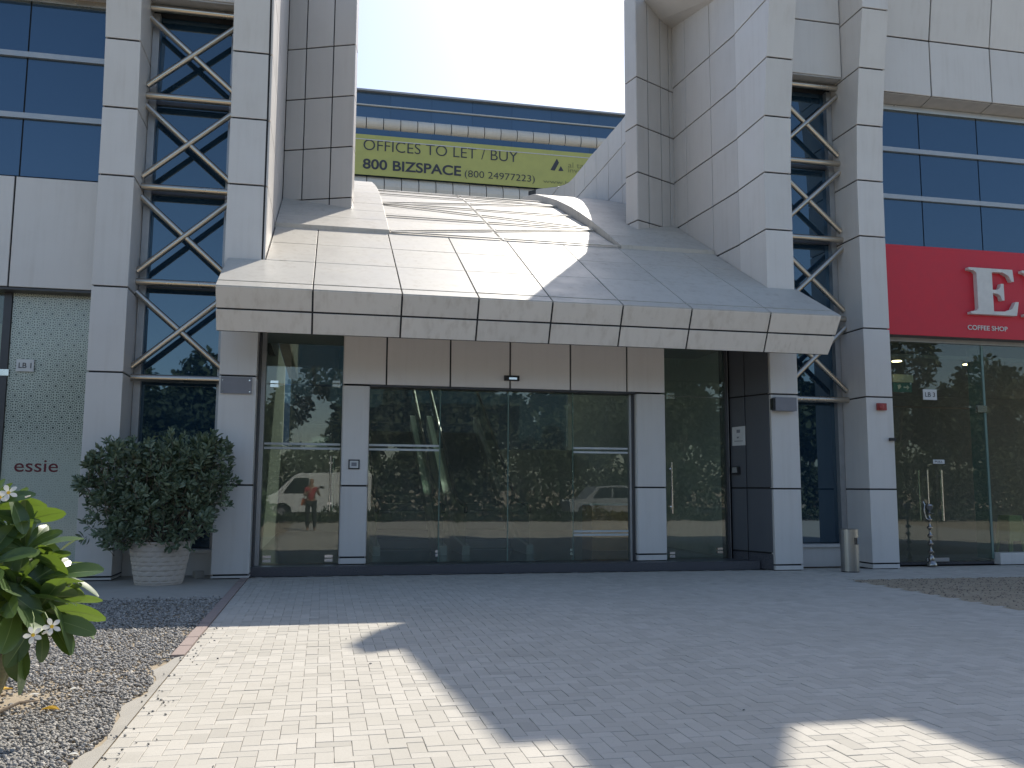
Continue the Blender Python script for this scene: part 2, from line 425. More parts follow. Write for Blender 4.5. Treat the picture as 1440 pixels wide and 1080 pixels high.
def fit_text(name, s, p0, width, height, mat, parent=None, depth=.004, offset=0., normal_y=-1, spacing=1.0, rotz=0.0):
    """text standing in a facade plane, lower left corner p0, fitted to width and cap height"""
    me = text_mesh(s, 1.0, depth, offset, spacing)
    co = np.empty(len(me.vertices)*3); me.vertices.foreach_get('co', co); co = co.reshape(-1, 3)
    mn, mx = co.min(0), co.max(0)
    co[:, 0] = (co[:, 0]-mn[0])*width/(mx[0]-mn[0]); co[:, 1] = (co[:, 1]-mn[1])*height/(mx[1]-mn[1])
    me.vertices.foreach_set('co', np.stack([co[:, 0], -co[:, 2], co[:, 1]], 1).ravel()); me.update()
    o = link(name, me, mat, parent, p0); o.rotation_euler.z = rotz; return o

# ================================================================== SETTING: ground
def sheet(name, pts, z, mat, kind='structure'):
    o = link(name, mesh(name, [(p[0], p[1], z) for p in pts], [tuple(range(len(pts)))]), mat); tag(o, kind=kind); return o
g = sheet('ground', [(-900, -900), (900, -900), (900, 900), (-900, 900)], -.05, M['sand'])
sheet('road', [(-120, -16), (120, -16), (120, -9.5), (-120, -9.5)], -.044, simple('asphalt', (.06, .06, .06), .9, nscale=40, var=.3))
XE = -1.10                                    # left edge of the paving
# right gravel patch outline (in ground metres)
GR = [at_z(px, py) for px, py in ((1214, 819), (1252, 833), (1290, 844), (1340, 855), (1382, 863), (1430, 872), (1520, 884))]
GR = [(p.x, p.y) for p in GR]
gr_back = 13.05
def in_right_bed(x, y):
    if y > gr_back or x < GR[0][0]: return False
    for a, c in zip(GR[:-1], GR[1:]):
        if a[0] <= x <= c[0]:
            return y > a[1]+(c[1]-a[1])*(x-a[0])/(c[0]-a[0])
    return y > GR[-1][1]-.15*(x-GR[-1][0])
pav = sheet('paving', [(XE, -8), (24, -8), (24, 15.2), (XE, 15.2)], -.012, M['mortar'])
sheet('gravel_bed', [(-16, -6), (XE+.02, -6), (XE+.02, 14.7), (-16, 14.7)], -.016, M['sand'])
sheet('apron', [(-16, 12.5), (XE-.13, 12.15), (XE-.13, 15.3), (-16, 15.3)], -.003, M['concrete'])
# ---- block pavers, herringbone, 200 x 100 mm
def paver_geo(L, W, H=.03, c=.003):
    x, y = L/2, W/2
    v = [(-x+c,-y+c,0),(x-c,-y+c,0),(x-c,y-c,0),(-x+c,y-c,0),(-x,-y,-c*.8),(x,-y,-c*.8),(x,y,-c*.8),(-x,y,-c*.8),(-x,-y,-H),(x,-y,-H),(x,y,-H),(-x,y,-H)]
    f = [(0,1,2,3)] + [(4+i, 4+(i+1) % 4, (i+1) % 4, i) for i in range(4)] + [(8+i, 8+(i+1) % 4, 4+(i+1) % 4, 4+i) for i in range(4)]
    return np.array(v), f
gv, gf = paver_geo(.1978, .0978); gv2, _ = paver_geo(.0978, .1978); gv3, _ = paver_geo(.0978, .0978)
cells = []
u = .1
for a in range(-12, 200):
    for c in range(36, 152):
        d = (a-c) % 4
        if d == 0: x, y, hor = a*u+.1, c*u+.05, True
        elif d == 3: x, y, hor = a*u+.05, c*u+.1, False
        else: continue
        if a == -12 and hor: x, hor = XE+.05, None
        if x < XE+.04 or y > 14.85 or in_right_bed(x, y): continue
        px, py, dd = proj((x, y, 0))
        if dd < .5 or px < -90 or px > 2000 or py > 1180: continue
        cells.append((x, y, hor, px, py, dd))
vis = [(-1/c[5], i) for i, c in enumerate(cells) if c[2] is not None and -5 < c[3] < 1445 and c[4] < 1084]
vis.sort(); single = set(i for _, i in vis[:300])
mh = bpy.data.meshes.new('paver'); mh.from_pydata(gv.tolist(), [], gf); mh.materials.append(M['paver'])
mv = bpy.data.meshes.new('paver'); mv.from_pydata(gv2.tolist(), [], gf); mv.materials.append(M['paver'])
av, af = [], []
for i, (x, y, hor, px, py, dd) in enumerate(cells):
    dz = rng.normal(0, .0009); rz = rng.normal(0, .005); tx, ty = rng.normal(0, .003, 2)
    if i in single and hor is not None:
        o = link('paver', mh if hor else mv, None, pav, (x, y, dz)); o.rotation_euler = (tx, ty, rz)
    else:
        G = gv3 if hor is None else (gv if hor else gv2)
        cs, sn = math.cos(rz), math.sin(rz)
        q = np.stack([G[:, 0]*cs-G[:, 1]*sn+x, G[:, 0]*sn+G[:, 1]*cs+y, G[:, 2]+dz+G[:, 0]*ty+G[:, 1]*tx], 1)
        k = len(av)*12; av.append(q); af += [tuple(j+k for j in f_) for f_ in gf]
me = bpy.data.meshes.new('paver_field'); me.from_pydata(np.concatenate(av).tolist(), [], af)
tag(link('paver_field', me, M['paver'], pav), kind='stuff')
# kerb strips at the left edge
mb = MB(); y = 8.15
while y < 14.6:
    mb.box((XE-.115, y+.003, -.06), (XE-.006, y+.447, .012+rng.normal(0, .002))); y += .45
tag(mb.build('kerb', M['kerbred']), kind='structure')
mb = MB(); pts = []
ys = np.linspace(3.0, 8.14, 40)
L_ = [(XE-.07-.05*abs(math.sin(y*2.3))-.03*math.sin(y*5.1)-.02*math.sin(y*11), y) for y in ys]; Rr = [(XE-.004, y) for y in ys]
for i in range(len(ys)-1):
    k = len(mb.v); mb.v += [V((*L_[i], -.012)), V((*Rr[i], .001)), V((*Rr[i+1], .001)), V((*L_[i+1], -.012))]; mb.f.append((k, k+1, k+2, k+3))
tag(mb.build('concrete_edge', M['concrete']), kind='structure')
# ---- gravel
def stones(name, pts, sizes, mat, label, zbase=-.014):
    ico = bmesh.new(); bmesh.ops.create_icosphere(ico, subdivisions=1, radius=1); ico.verts.ensure_lookup_table()
    bv = np.array([v.co for v in ico.verts]); bf = np.array([[v.index for v in f.verts] for f in ico.faces]); ico.free()
    variants = [bv*(1+rng.uniform(-.42, .42, (len(bv), 1))) for _ in range(12)]
    n = len(pts); nv = len(bv); out = np.empty((n, nv, 3))
    for i in range(n):
        a, b2, c = rng.uniform(0, 6.28, 3); ca, sa, cb, sb = math.cos(a), math.sin(a), math.cos(b2), math.sin(b2)
        Rm = np.array([[ca, -sa, 0], [sa, ca, 0], [0, 0, 1]]) @ np.array([[1, 0, 0], [0, cb, -sb], [0, sb, cb]])
        s = sizes[i]; q = (variants[i % 12]*np.array([1, .75, .6])*s) @ Rm.T
        out[i] = q + np.array([pts[i][0], pts[i][1], pts[i][2]])
    fa = (bf[None]+np.arange(n)[:, None, None]*nv).reshape(-1, 3)
    me = bpy.data.meshes.new(name); me.vertices.add(n*nv); me.vertices.foreach_set('co', out.ravel())
    me.loops.add(fa.size); me.loops.foreach_set('vertex_index', fa.ravel().astype(np.int32))
    me.polygons.add(len(fa)); me.polygons.foreach_set('loop_start', np.arange(0, fa.size, 3, dtype=np.int32))
    me.update(calc_edges=True); me.validate()
    o = link(name, me, mat); return tag(o, label, None, None, 'stuff')
def sandness(x, y):
    """1 where bare sand shows through the gravel"""
    s = math.exp(-(((x+1.95)/.42)**2+((y-6.75)/.5)**2)) + .9*math.exp(-(((x+2.35)/.3)**2+((y-6.3)/.4)**2))
    s += .7*math.exp(-((x-(XE-.12))/.10)**2)*max(0, .25+.75*math.sin(y*3.7+1)*math.sin(y*1.3)) + .55*math.exp(-(((x+1.55)/.35)**2+((y-7.6)/.22)**2))
    return s
pts, sz = [], []
while len(pts) < 42000:
    y = 4.2+rng.uniform()**1.25*9.9; x = rng.uniform(-.42*y-.1, XE-.07)
    if x < -.40*y-.4 or x > XE-.12-(0 if y > 8.1 else -.045+.05*abs(math.sin(y*2.3))+.03*math.sin(y*5.1)): continue
    if y > 12.0 and rng.uniform() < (y-12.0)*2.2: continue
    if rng.uniform() < sandness(x, y)*.93: continue
    s = rng.uniform(.0065, .016)*(1+.03*(y-4)); h = rng.uniform(-.012, .008)
    pts.append((x, y, h)); sz.append(s)
stones('gravel', pts, sz, M['gravel'], 'crushed grey gravel filling the bed left of the paving')
pts, sz = [], []
while len(pts) < 7000:
    x = rng.uniform(GR[0][0], 15); y = rng.uniform(9, gr_back)
    if not in_right_bed(x, y): continue
    pts.append((x, y, rng.uniform(-.016, .001))); sz.append(rng.uniform(.008, .015))
bed = sheet('soil_bed', GR + [(16, 9.2), (16, gr_back), (GR[0][0]+.02, gr_back)], -.004, M['sand'])
stones('brown_gravel', pts, sz, M['brownstone'], 'brown gravel patch in the shade in front of the coffee shop')
pts = [at_z(px, py, 0) for px, py in ((319, 895), (253, 956), (230, 987), (228, 991), (237, 988), (227, 985), (300, 1079), (521, 934), (487, 899), (830, 894), (1046, 999), (148, 1068), (232, 993), (215, 1001))]
for _ in range(70):
    y_ = rng.uniform(4.3, 9.8); pts.append(V((XE+abs(rng.normal(0, .13))-.05, y_, 0)))
stones('loose_pebble', [(p.x, p.y, .006) for p in pts], [rng.uniform(.007, .012) for _ in pts], M['gravel'], 'loose dark pebbles scattered over the pale paving')

# ================================================================== BUILDING
bld = thing('office_building', (3.4, 14.65, 0), 'grey clad office building with a sloping white entrance canopy between two towers', 'building')
BO = V((3.4, 14.65, 0))
class Part:
    pass
def part(name, mb, mat, parent=None, smooth=False):
    """part of the building (positions given in world metres)"""
    o = mb.build(name, mat, None, smooth)
    p = parent or bld
    o.parent = p
    o.matrix_parent_inverse = Matrix.Translation(-BO) if p is bld else Matrix()
    return o
D = 14.65
def yf(z, base=D):                      # the pillars flare forward towards the top
    return base - min(.40, (.033*(z-6.9)**2 if z > 6.9 else 0))
LV_L = [0.06, 1.45, 3.18, 4.53, 6.33, 7.45, 8.56, 9.68, 10.75]
LV_R = [0.10, 1.44, 3.14, 4.43, 6.20, 7.29, 8.36, 9.44, 10.55]
def pillar(x0, x1, lv, side, depth, top, zstart=0.0, tone='panel', frontskip=None):
    mb = MB(); zs = [zstart] + [z for z in lv if zstart < z < top] + [top]
    i_ = .028
    for za, zb in zip(zs[:-1], zs[1:]):
        ya, yb = yf(za)+i_, yf(zb)+i_
        mb.add([(x0+i_,ya,za),(x1-i_,ya,za),(x1-i_,D+depth,za),(x0+i_,D+depth,za),(x0+i_,yb,zb),(x1-i_,yb,zb),(x1-i_,D+depth,zb),(x0+i_,D+depth,zb)],
               [(0,1,5,4),(1,2,6,5),(2,3,7,6),(3,0,4,7)])
    mb.add([(x0+i_, yf(top)+i_, top-.01), (x1-i_, yf(top)+i_, top-.01), (x1-i_, D+depth, top-.01), (x0+i_, D+depth, top-.01)], [(0,1,2,3)])
    p = part('pillar', mb, M['joint'])
    g = GAP
    for za, zb in zip(zs[:-1], zs[1:]):
        if frontskip is None or not (frontskip[0] <= za and zb <= frontskip[1]):
            nrm = V((0, -(zb-za), yf(zb)-yf(za)))
            panel([(x0-g,yf(za),za),(x1+g,yf(za),za),(x1+g,yf(zb),zb),(x0-g,yf(zb),zb)], nrm, M[tone], p)
        for sd in side:
            X = x0 if sd < 0 else x1
            panel([(X,yf(za)+.012,za),(X,D+depth,za),(X,D+depth,zb),(X,yf(zb)+.012,zb)], (sd,0,0), M[tone], p)
    return p
pillar(-3.62, -3.09, LV_L, (1, -1), .85, 12.4)
pillar(-1.66, -1.09, LV_L, (-1, 1), .60, 12.4)
pillar(7.86, 8.40, LV_R+[11.8], (1, -1), 1.07, 13.2)
pillar(9.78, 10.33, LV_R+[11.8], (-1, 1), .85, 12.6)

# ---------------- canopy
Y0, Z0, SL = 13.2, 4.32, .54
def rz(y, dev=0.): return Z0+SL*(y-Y0)+dev
XL, XR, WL, WR = -1.615, 8.43, -1.03, 7.872
YS = 16.87
can = MB()
prof = [(13.235, 4.285), (13.375, 3.985), (13.52, 3.70), (13.60, 3.72), (13.60, 4.14), (15.60, 4.14), (15.60, rz(15.6)-.05)]
can.prism([(XL+.03, y, z) for y, z in prof], (XR-.1-XL-.03, 0, 0))
can.prism([(WL+.01, 15.61, 4.16), (WL+.01, 16.84, 4.9), (WL+.01, 16.84, rz(16.84)-.05), (WL+.01, 15.61, rz(15.61)-.05)], (WR-WL-.02, 0, 0))
canopy = part('canopy', can, M['joint'])
fx = [at_y(px, py, 13.2).x for px, py in ((440, 411), (566, 415), (674, 422), (778, 426), (877, 431), (974, 435), (1085, 441))]
fxs = [XL]+fx+[XR]
for i in range(len(fxs)-1):
    a, c = fxs[i], fxs[i+1]
    e = lambda k: -.10*k if i == len(fxs)-2 else 0
    panel([(a,13.20,4.32),(c,13.20,4.32),(c+e(.35),13.352,4.005),(a,13.352,4.005)], (0,-.315,-.152), M['fascia'], canopy, 'fascia_panel')
    panel([(a,13.352,4.005),(c+e(.35),13.352,4.005),(c+e(1),13.50,3.69),(a,13.50,3.69)], (0,-.315,-.148), M['fascia'], canopy, 'fascia_panel')
    rn = (0, -SL, 1)
    panel([(a,13.20,4.32),(c,13.20,4.32),(c,13.43,rz(13.43)),(a,13.43,rz(13.43))], rn, M['roofpanel'], canopy, 'roof_panel', gap=.010)
    rows = [13.45, 14.62, 15.74, YS]
    for j in range(3):
        a2, c2 = (a, c) if j == 0 else (max(a, WL+.01), min(c, WR-.01))
        if c2-a2 < .1: continue
        panel([(a2,rows[j],rz(rows[j])),(c2,rows[j],rz(rows[j])),(c2,rows[j+1],rz(rows[j+1])),(a2,rows[j+1],rz(rows[j+1]))], rn, M['roofpanel'], canopy, 'roof_panel', gap=.009)
panel([(XL+.02,13.62,4.13),(XR-.12,13.62,4.13),(XR-.12,15.25,4.13),(XL+.02,15.25,4.13)], (0,0,-1), M['soffit'], canopy, 'soffit_panel', th=.012)

# ---------------- upper roof: recessed lattice between two raised flanks
def dev_f(y):
    return float(np.interp(y, [16.87, 17.4, 18, 19.3, 20.6, 22, 23.2, 24.6, 26, 27.4], [.07, .08, .09, .09, .03, -.09, -.25, -.47, -.85, -1.5]))
def dev_m(y):
    return float(np.interp(y, [16.87, 18, 19.3, 20.6, 21.7, 22.6, 23.8, 25.2, 27.4], [.0, -.06, -.12, -.20, -.27, -.36, -.55, -.95, -1.9]))
zf = lambda y: rz(y, dev_f(y)); zm = lambda y: rz(y, dev_m(y))
XA, XB, XC = 1.11, 5.82, 3.36
yrow = [16.87, 17.62, 18.37, 19.12, 19.87, 20.62, 21.37, 22.12, 22.87, 23.62, 24.6, 26.0, 27.4]
core = MB()
def slab(x0, x1, fz, dz=-.045):
    for ya, yb in zip(yrow[:-1], yrow[1:]):
        core.add([(x0,ya,fz(ya)+dz),(x1,ya,fz(ya)+dz),(x1,yb,fz(yb)+dz),(x0,yb,fz(yb)+dz)], [(0,1,2,3)])
slab(WL, XA, zf); slab(XB, WR, zf); slab(XA, XB, zm)
for X in (XA, XB):
    for ya, yb in zip(yrow[:-1], yrow[1:]):
        Xc = X+.035 if X == XB else X-.035
        core.add([(Xc,ya,zm(ya)-.1),(Xc,yb,zm(yb)-.1),(Xc,yb,zf(yb)-.045),(Xc,ya,zf(ya)-.045)], [(0,1,2,3)])
core.add([(WL,16.86,4.9),(WR,16.86,4.9),(WR,16.86,rz(16.86)-.02),(WL,16.86,rz(16.86)-.02)], [(0,1,2,3)])
upper = part('upper_roof', core, M['joint'])
for ya, yb in zip(yrow[:-1], yrow[1:]):
    for (x0, x1, fz, nm) in ((WL+.01, XA, zf, 'roof_panel'), (XB, WR-.01, zf, 'roof_panel'), (XA+.02, XC, zm, 'roof_panel'), (XC, XB-.02, zm, 'roof_panel')):
        panel([(x0,ya,fz(ya)),(x1,ya,fz(ya)),(x1,yb,fz(yb)),(x0,yb,fz(yb))], (0,-(fz(yb)-fz(ya)),yb-ya), M['roofpanel'], upper, nm, gap=.004)
    if zf(ya)-zm(ya) > .02:
        panel([(XB,ya,zm(ya)-.02),(XB,yb,zm(yb)-.02),(XB,yb,zf(yb)-.002),(XB,ya,zf(ya)-.002)], (-1,0,0), M['roofpanel'], upper, 'riser_panel', gap=.004)
        panel([(XA,ya,zm(ya)-.02),(XA,yb,zm(yb)-.02),(XA,yb,zf(yb)-.002),(XA,ya,zf(ya)-.002)], (1,0,0), M['roofpanel'], upper, 'riser_panel', gap=.004)
# step at the foot of the upper roof
for x0, x1 in ((WL+.01, XA), (XB, WR-.01)):
    mb = MB(); mb.box((x0, YS-.02, rz(YS)-.02), (x1, YS+.03, zf(YS)+.002)); part('step_strip', mb, M['roofpanel'], upper)
lev = [16.93, 18.72, 20.42, 22.1, 23.5]
def rbar(p, q):
    mb = MB(); (x0, y0), (x1, y1) = p, q
    d = V((x1-x0, y1-y0, 0)).normalized(); wd = V((-d.y, d.x, 0)); wd.z = SL*.85*wd.y
    bar(mb, (x0, y0, zm(y0)+.024), (x1, y1, zm(y1)+.024), wd, .08, .022, (0, -.4, 1)); return part('lattice_bar', mb, M['roofpanel'], upper)
xa, xb = XA+.04, XB-.05
for yl in lev: rbar((xa, yl), (XC-.03, yl)); rbar((XC+.03, yl), (xb, yl))
for i in range(len(lev)-1):
    ym = (lev[i]+lev[i+1])/2
    if i % 2 == 0: rbar((xa, lev[i]+.09), (XC-.03, ym)); rbar((XC+.03, ym), (xb, lev[i+1]-.09))
    else: rbar((xa, lev[i+1]-.09), (XC-.03, ym)); rbar((XC+.03, ym), (xb, lev[i]+.09))
mb = MB()
for ya, yb in zip(yrow[:-1], yrow[1:]):
    mb.add([(XC-.022,ya,zm(ya)+.006),(XC+.022,ya,zm(ya)+.006),(XC+.022,yb,zm(yb)+.006),(XC-.022,yb,zm(yb)+.006)], [(0,1,2,3)])
part('ridge_gutter', mb, M['joint'], upper)

# ---------------- portal walls going back beside the canopy
def side_wall(X, nx, lv_front, lv_back, ztop, ycor, corner=True):
    mb = MB()
    xa_, xb_ = min(X-nx*.03, X-nx*.25), max(X-nx*.03, X-nx*.25); zz = [4.2, 6.9, 8, 9, 10, 11, ztop]
    for z0_, z1_ in zip(zz[:-1], zz[1:]):
        if not corner: mb.box((xa_, D+1.1, z0_), (xb_, ycor+.3, z1_)); continue
        mb.prism([(xa_, yf(z0_)+.03, z0_), (xa_, ycor+.3, z0_), (xa_, ycor+.3, z1_), (xa_, yf(z1_)+.03, z1_)], (xb_-xa_, 0, 0))
    p = part('portal_wall', mb, M['joint'])
    ycol = [None, 15.72, 16.92, 18.25, ycor]
    zf_ = [4.15]+lv_front+[ztop]; zb_ = [4.15]+lv_back+[ztop+.15]
    for j in range(len(zf_)-1):
        def P(i, k):
            z = zf_[k] if i == 0 else zf_[k]+(zb_[k]-zf_[k])*(ycol[i]-(D if corner else 15.72))/(ycor-(D if corner else 15.72))
            y = (yf(z)+.16 if corner else D+1.08) if i == 0 else ycol[i]
            return V((X, y, z))
        for i in range(0 if corner else 1, 4):
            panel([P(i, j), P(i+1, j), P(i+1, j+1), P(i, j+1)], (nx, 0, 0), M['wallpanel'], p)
        # narrow corner piece at the front
        za, zb = zf_[j], zf_[j+1]
        if corner: panel([(X,yf(za)+.012,za),(X,yf(za)+.16,za),(X,yf(zb)+.16,zb),(X,yf(zb)+.012,zb)], (nx,0,0), M['wallpanel'], p)
    return p
LF = [6.20, 7.29, 8.36, 9.44, 10.55]; LB = [6.32, 7.45, 8.57, 9.66, 10.9]
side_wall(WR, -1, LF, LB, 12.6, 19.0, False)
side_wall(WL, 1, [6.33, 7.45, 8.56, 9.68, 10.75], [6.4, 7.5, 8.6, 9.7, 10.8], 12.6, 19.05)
def ret_wall(c, e, f, back, cols, levels, nrm_front, nrm_face, ztop):
    """return wall: inner corner c, front edge e, end facet to f, then back"""
    mb = MB(); z0 = 5.0
    n1 = V((e[1]-c[1], -(e[0]-c[0]), 0)).normalized()
    if n1.y > 0: n1 = -n1
    n2 = V((f[1]-e[1], -(f[0]-e[0]), 0)).normalized()
    if n2.x*nrm_face < 0: n2 = -n2
    i_ = .03
    pts = [V((c[0], c[1], z0))-n1*i_, V((e[0], e[1], z0))-n1*i_-n2*i_, V((f[0], f[1], z0))-n2*i_] + [V((q[0], q[1], z0)) for q in back]
    mb.prism(pts, (0, 0, ztop-z0)); p = part('portal_wall', mb, M['joint'])
    zs = [5.6]+levels+[ztop]
    for j in range(len(zs)-1):
        za, zb = zs[j], zs[j+1]
        for k in range(len(cols)-1):
            A = V(c).lerp(V(e), cols[k]); B = V(c).lerp(V(e), cols[k+1])
            panel([(A.x,A.y,za),(B.x,B.y,za),(B.x,B.y,zb),(A.x,A.y,zb)], n1, M['wallpanel'], p)
        panel([(e[0],e[1],za),(f[0],f[1],za),(f[0],f[1],zb),(e[0],e[1],zb)], n2, M['wallpanel'], p)
    return p
ret_wall((7.90,19.0,0), (6.74,18.38,0), (6.62,18.86,0), [(6.9,19.6),(8.3,19.7),(8.3,19.2)], [0, .13, .36, .70, 1], [7.42, 8.54, 9.65, 10.8], 1, -1, 12.9)
ret_wall((-1.03,19.05,0), (.415,18.47,0), (.475,18.9,0), [(.3,19.7),(-1.4,19.8),(-1.4,19.3)], [0, .28, .68, 1], [7.5, 8.62, 9.75, 10.9], 1, 1, 13.3)
# roof slab over the cove, its sloping soffit seen at the very top
pc_, pr_, pl_ = at_y(972, 44, 19.0), at_x(1012, 0, 7.9), at_y(905, -6, 18.38)
zfr = pc_.z+(pr_.z-pc_.z)*(19.0-15.43)/(19.0-pr_.y)
sofp = [V((8.0, 19.2, pc_.z+.02)), V((8.0, 15.3, zfr)), V((7.28, 15.3, zfr+.45)), V((7.0, 18.54, at_y(910, 0, 18.5).z)), V((7.5, 18.80, (at_y(925, 14, 18.7).z+pc_.z)/2-.06))]
mb = MB(); n_ = len(sofp)
mb.add(sofp+[V((max(p.x, 7.28), p.y, 12.66)) for p in sofp], [(0, 1, 4), (1, 2, 4), (2, 3, 4), tuple(range(n_, 2*n_))]+[(i, (i+1) % n_, n_+(i+1) % n_, n_+i) for i in range(n_)])
mb.box((7.3, 19.05, 11.9), (8.0, 19.7, 12.65)); mb.box((8.01, 16, 10.9), (8.9, 20, 12.64))  # unseen boxes added behind the slab to stop sun leaking through
part('cove_soffit', mb, M['wallpanel'])

# ---------------- sloping wing walls running back from the towers
def wing(X, nx, poly):
    mb = MB(); mb.prism([V((X-nx*.03, *q)) for q in poly], (-nx*.3, 0, 0)); p = part('wing_wall', mb, M['joint'])
    grid_panels(poly, [19.1, 20.3, 21.5, 22.7, 23.9, 25.1, 26.3, 27.5, 28.7, 29.9, 31.1, 33], [5, 8.6, 9.75, 10.9, 12.05, 13.2, 14.5], lambda y, z: V((X, y, z)), (nx, 0, 0), M['wallpanel'], p)
wpx = lambda px, py: (lambda q: (q.y, q.z))(at_x(px, py, WR))
top_ = [wpx(742, 269), wpx(757, 265.5), wpx(785, 262), wpx(800, 257), wpx(812, 243), wpx(830, 220), wpx(884, 157)]
wpoly = top_+[(19.3, top_[-1][1]+(22.3-19.3)*.55), (19.3, 5.5), (top_[0][0], 5.5)]
wpoly = [(y, min(z, 12.9)) if y < 22 else (y, z) for y, z in wpoly]
wing(WR, -1, wpoly); wing(WL, 1, wpoly)

# ---------------- wings left and right of the portal
YW = 15.3
def body(x0, x1, y0, y1, z0, z1):
    mb = MB(); mb.box((x0, y0, z0), (x1, y1, z1)); return part('structure_core', mb, M['core'])
body(-14, -1.4, 15.75, 24, 4.6, 10.6); body(8.15, 22, 15.75, 24, 4.6, 11.0)
def rect_panel(x0, x1, z0, z1, Y, mat, parent, name='panel', **k):
    return panel([(x0,Y,z0),(x1,Y,z0),(x1,Y,z1),(x0,Y,z1)], (0,-1,0), mat, parent, name, **k)
def pane(x0, x1, z0, z1, Y, mat, parent, th=.012, name='pane'):
    mb = MB(); mb.box((x0, Y, z0), (x1, Y+th, z1)); return part(name, mb, mat, parent)
# left wing: window band
def zat(px, py, Y): return at_y(px, py, Y).z
def xat(px, py, Y): return at_y(px, py, Y).x
zl = [zat(70, 251, YW), zat(74, 167, YW), zat(74, 81.5, YW), zat(74, 5, YW)]
wb = part('window_band', MB().box((-14, YW+.02, zl[0]-.05), (-3.55, YW+.25, zl[3]+.05)), M['joint'])
mxl = [-13.2, -11.5, -9.85, -8.2, -6.6, -4.97, -3.6]
for z0, z1 in zip(zl[:-1], zl[1:]):
    for a, c in zip(mxl[:-1], mxl[1:]): pane(a+.012, c-.012, z0+.01, z1-.01, YW, M['blueglass'], wb)
for z in zl[1:3]: part('rail', MB().box((-14, YW-.055, z-.045), (-3.62, YW, z+.045)), M['alu'], wb)
part('rail', MB().box((-14, YW-.05, zl[3]-.02), (-3.62, YW, zl[3]+.10)), M['steel'], wb)
up = part('parapet', MB().box((-14, 14.98, zl[3]+.12), (-3.55, 15.6, 10.58)), M['joint'])
for a, c in zip([-14, -11.6, -9.2, -6.8, -4.4], [-11.6, -9.2, -6.8, -4.4, -3.62]): rect_panel(a, c, zl[3]+.1, 10.6, 14.95, M['panel'], up)
part('soffit_panel', MB().box((-14, 14.97, zl[3]+.085), (-3.62, YW, zl[3]+.118)), M['soffit'], up)
# left spandrel
zs0, zs1 = zat(64, 406, 15.1), zat(64, 250, 15.1)
sp = part('spandrel', MB().box((-14, 15.135, zs0+.01), (-3.55, 15.5, zs1-.01)), M['joint'])
xj = xat(16, 330, 15.1)
for a, c in zip([xj-7.2, xj-4.8, xj-2.4, xj], [xj-4.8, xj-2.4, xj, -3.6]): rect_panel(a, c, zs0, zs1, 15.1, M['panel'], sp)
part('soffit_panel', MB().box((-14, 15.13, zs0-.03), (-3.62, 15.42, zs0+.005)), M['darkalu'], sp)
# left shop window with printed film
sf = part('shopfront', MB().box((-14, 15.42, 0), (-3.6, 15.52, .14)), M['granite'])
YG = 15.40
fxl = xat(16, 460, YG); gx0 = xat(3, 460, YG)
pane(fxl, -3.62, .15, zs0-.035, YG, M['film'], sf, name='film_pane')
pane(gx0-2.4, gx0+.0, .15, zs0-.035, YG, M['shopglass'], sf); 
part('frame_post', MB().box((gx0+.01, YG-.03, .14), (fxl-.01, YG+.05, zs0-.04)), M['darkalu'], sf)
part('frame_post', MB().box((gx0-2.52, YG-.03, .14), (gx0-2.41, YG+.05, zs0-.04)), M['darkalu'], sf)
part('patch_fitting', MB().box((fxl-.30, YG-.045, zat(5, 524, YG)-.05), (fxl+.02, YG-.012, zat(5, 524, YG)+.05)), M['chrome'], sf)
part('interior_wall', MB().box((-14, 19.0, 0), (-3.3, 19.1, 4.6)), M['plaster'], sf)
part('interior_wall', MB().box((-3.28, 15.5, 0), (-3.18, 24, 4.6)), M['plaster'], sf)

# braced bays
def bay(x0, x1, levels, zbot, vis_left):
    YT, YG_, YP = 15.22, 15.52, 15.40
    w_ = MB()
    w_.box((x0-.05, YG_+.03, .0), (x1+.05, YG_+.2, levels[-1]+1.3))
    p = part('braced_bay', w_, M['joint'])
    lv = [zbot]+levels
    for za, zb in zip(lv[:-1], lv[1:]): pane(x0+.02, x1-.02, za+.01, zb-.01, YG_, M['bayglass'], p)
    for z in levels[:-1]: part('transom', MB().box((x0+.02, YG_-.05, z-.035), (x1-.02, YG_+.012, z+.035)), M['darkalu'], p)
    for xx in (x0+.06, x1-.06): part('frame_post', MB().box((xx-.055, YP, zbot), (xx+.055, YG_-.002, levels[-1])), M['alu'], p)
    for z in levels: part('brace_tube', MB().tube((x0, YT, z), (x1, YT, z), .058, 16), M['steel'], p, True)
    for za, zb in zip(levels[:-1], levels[1:]):
        m = .17
        part('brace_tube', MB().tube((x0, YT-.002, za+m), (x1, YT-.002, zb-m), .05, 16), M['steel'], p, True)
        part('brace_tube', MB().tube((x0, YT+.02, zb-m), (x1, YT+.02, za+m), .05, 16), M['steel'], p, True)
    # wall above
    zt = levels[-1]+.12
    q = part('parapet', MB().box((x0-.02, 15.04, zt+.01), (x1+.02, 15.2, 12.20)), M['joint'], p)
    rect_panel(x0, x1, zt, zt+1.12, 15.0, M['panel'], p); rect_panel(x0, x1, zt+1.12, 12.22, 15.0, M['panel'], p)
    part('soffit_panel', MB().box((x0, 15.02, zt-.02), (x1, 15.52, zt+.008)), M['soffit'], p)
    part('sill', MB().box((x0, YG_-.25, zbot-.06), (x1, YG_-.003, zbot-.005)), M['panel'], p)
    part('plinth', MB().box((x0, YG_-.2, 0), (x1, YG_-.003, zbot-.065)), M['panel'], p)
    return p
bay(-3.085, -1.665, [3.17, 4.75, 6.36, 7.94, 9.50], .42, True)
bay(8.405, 9.775, [3.13, 4.70, 6.27, 7.81, 9.37], .42, False)
mb = MB(); mb.box((8.41, 14.99, 9.5), (9.77, 15.01, 9.52))

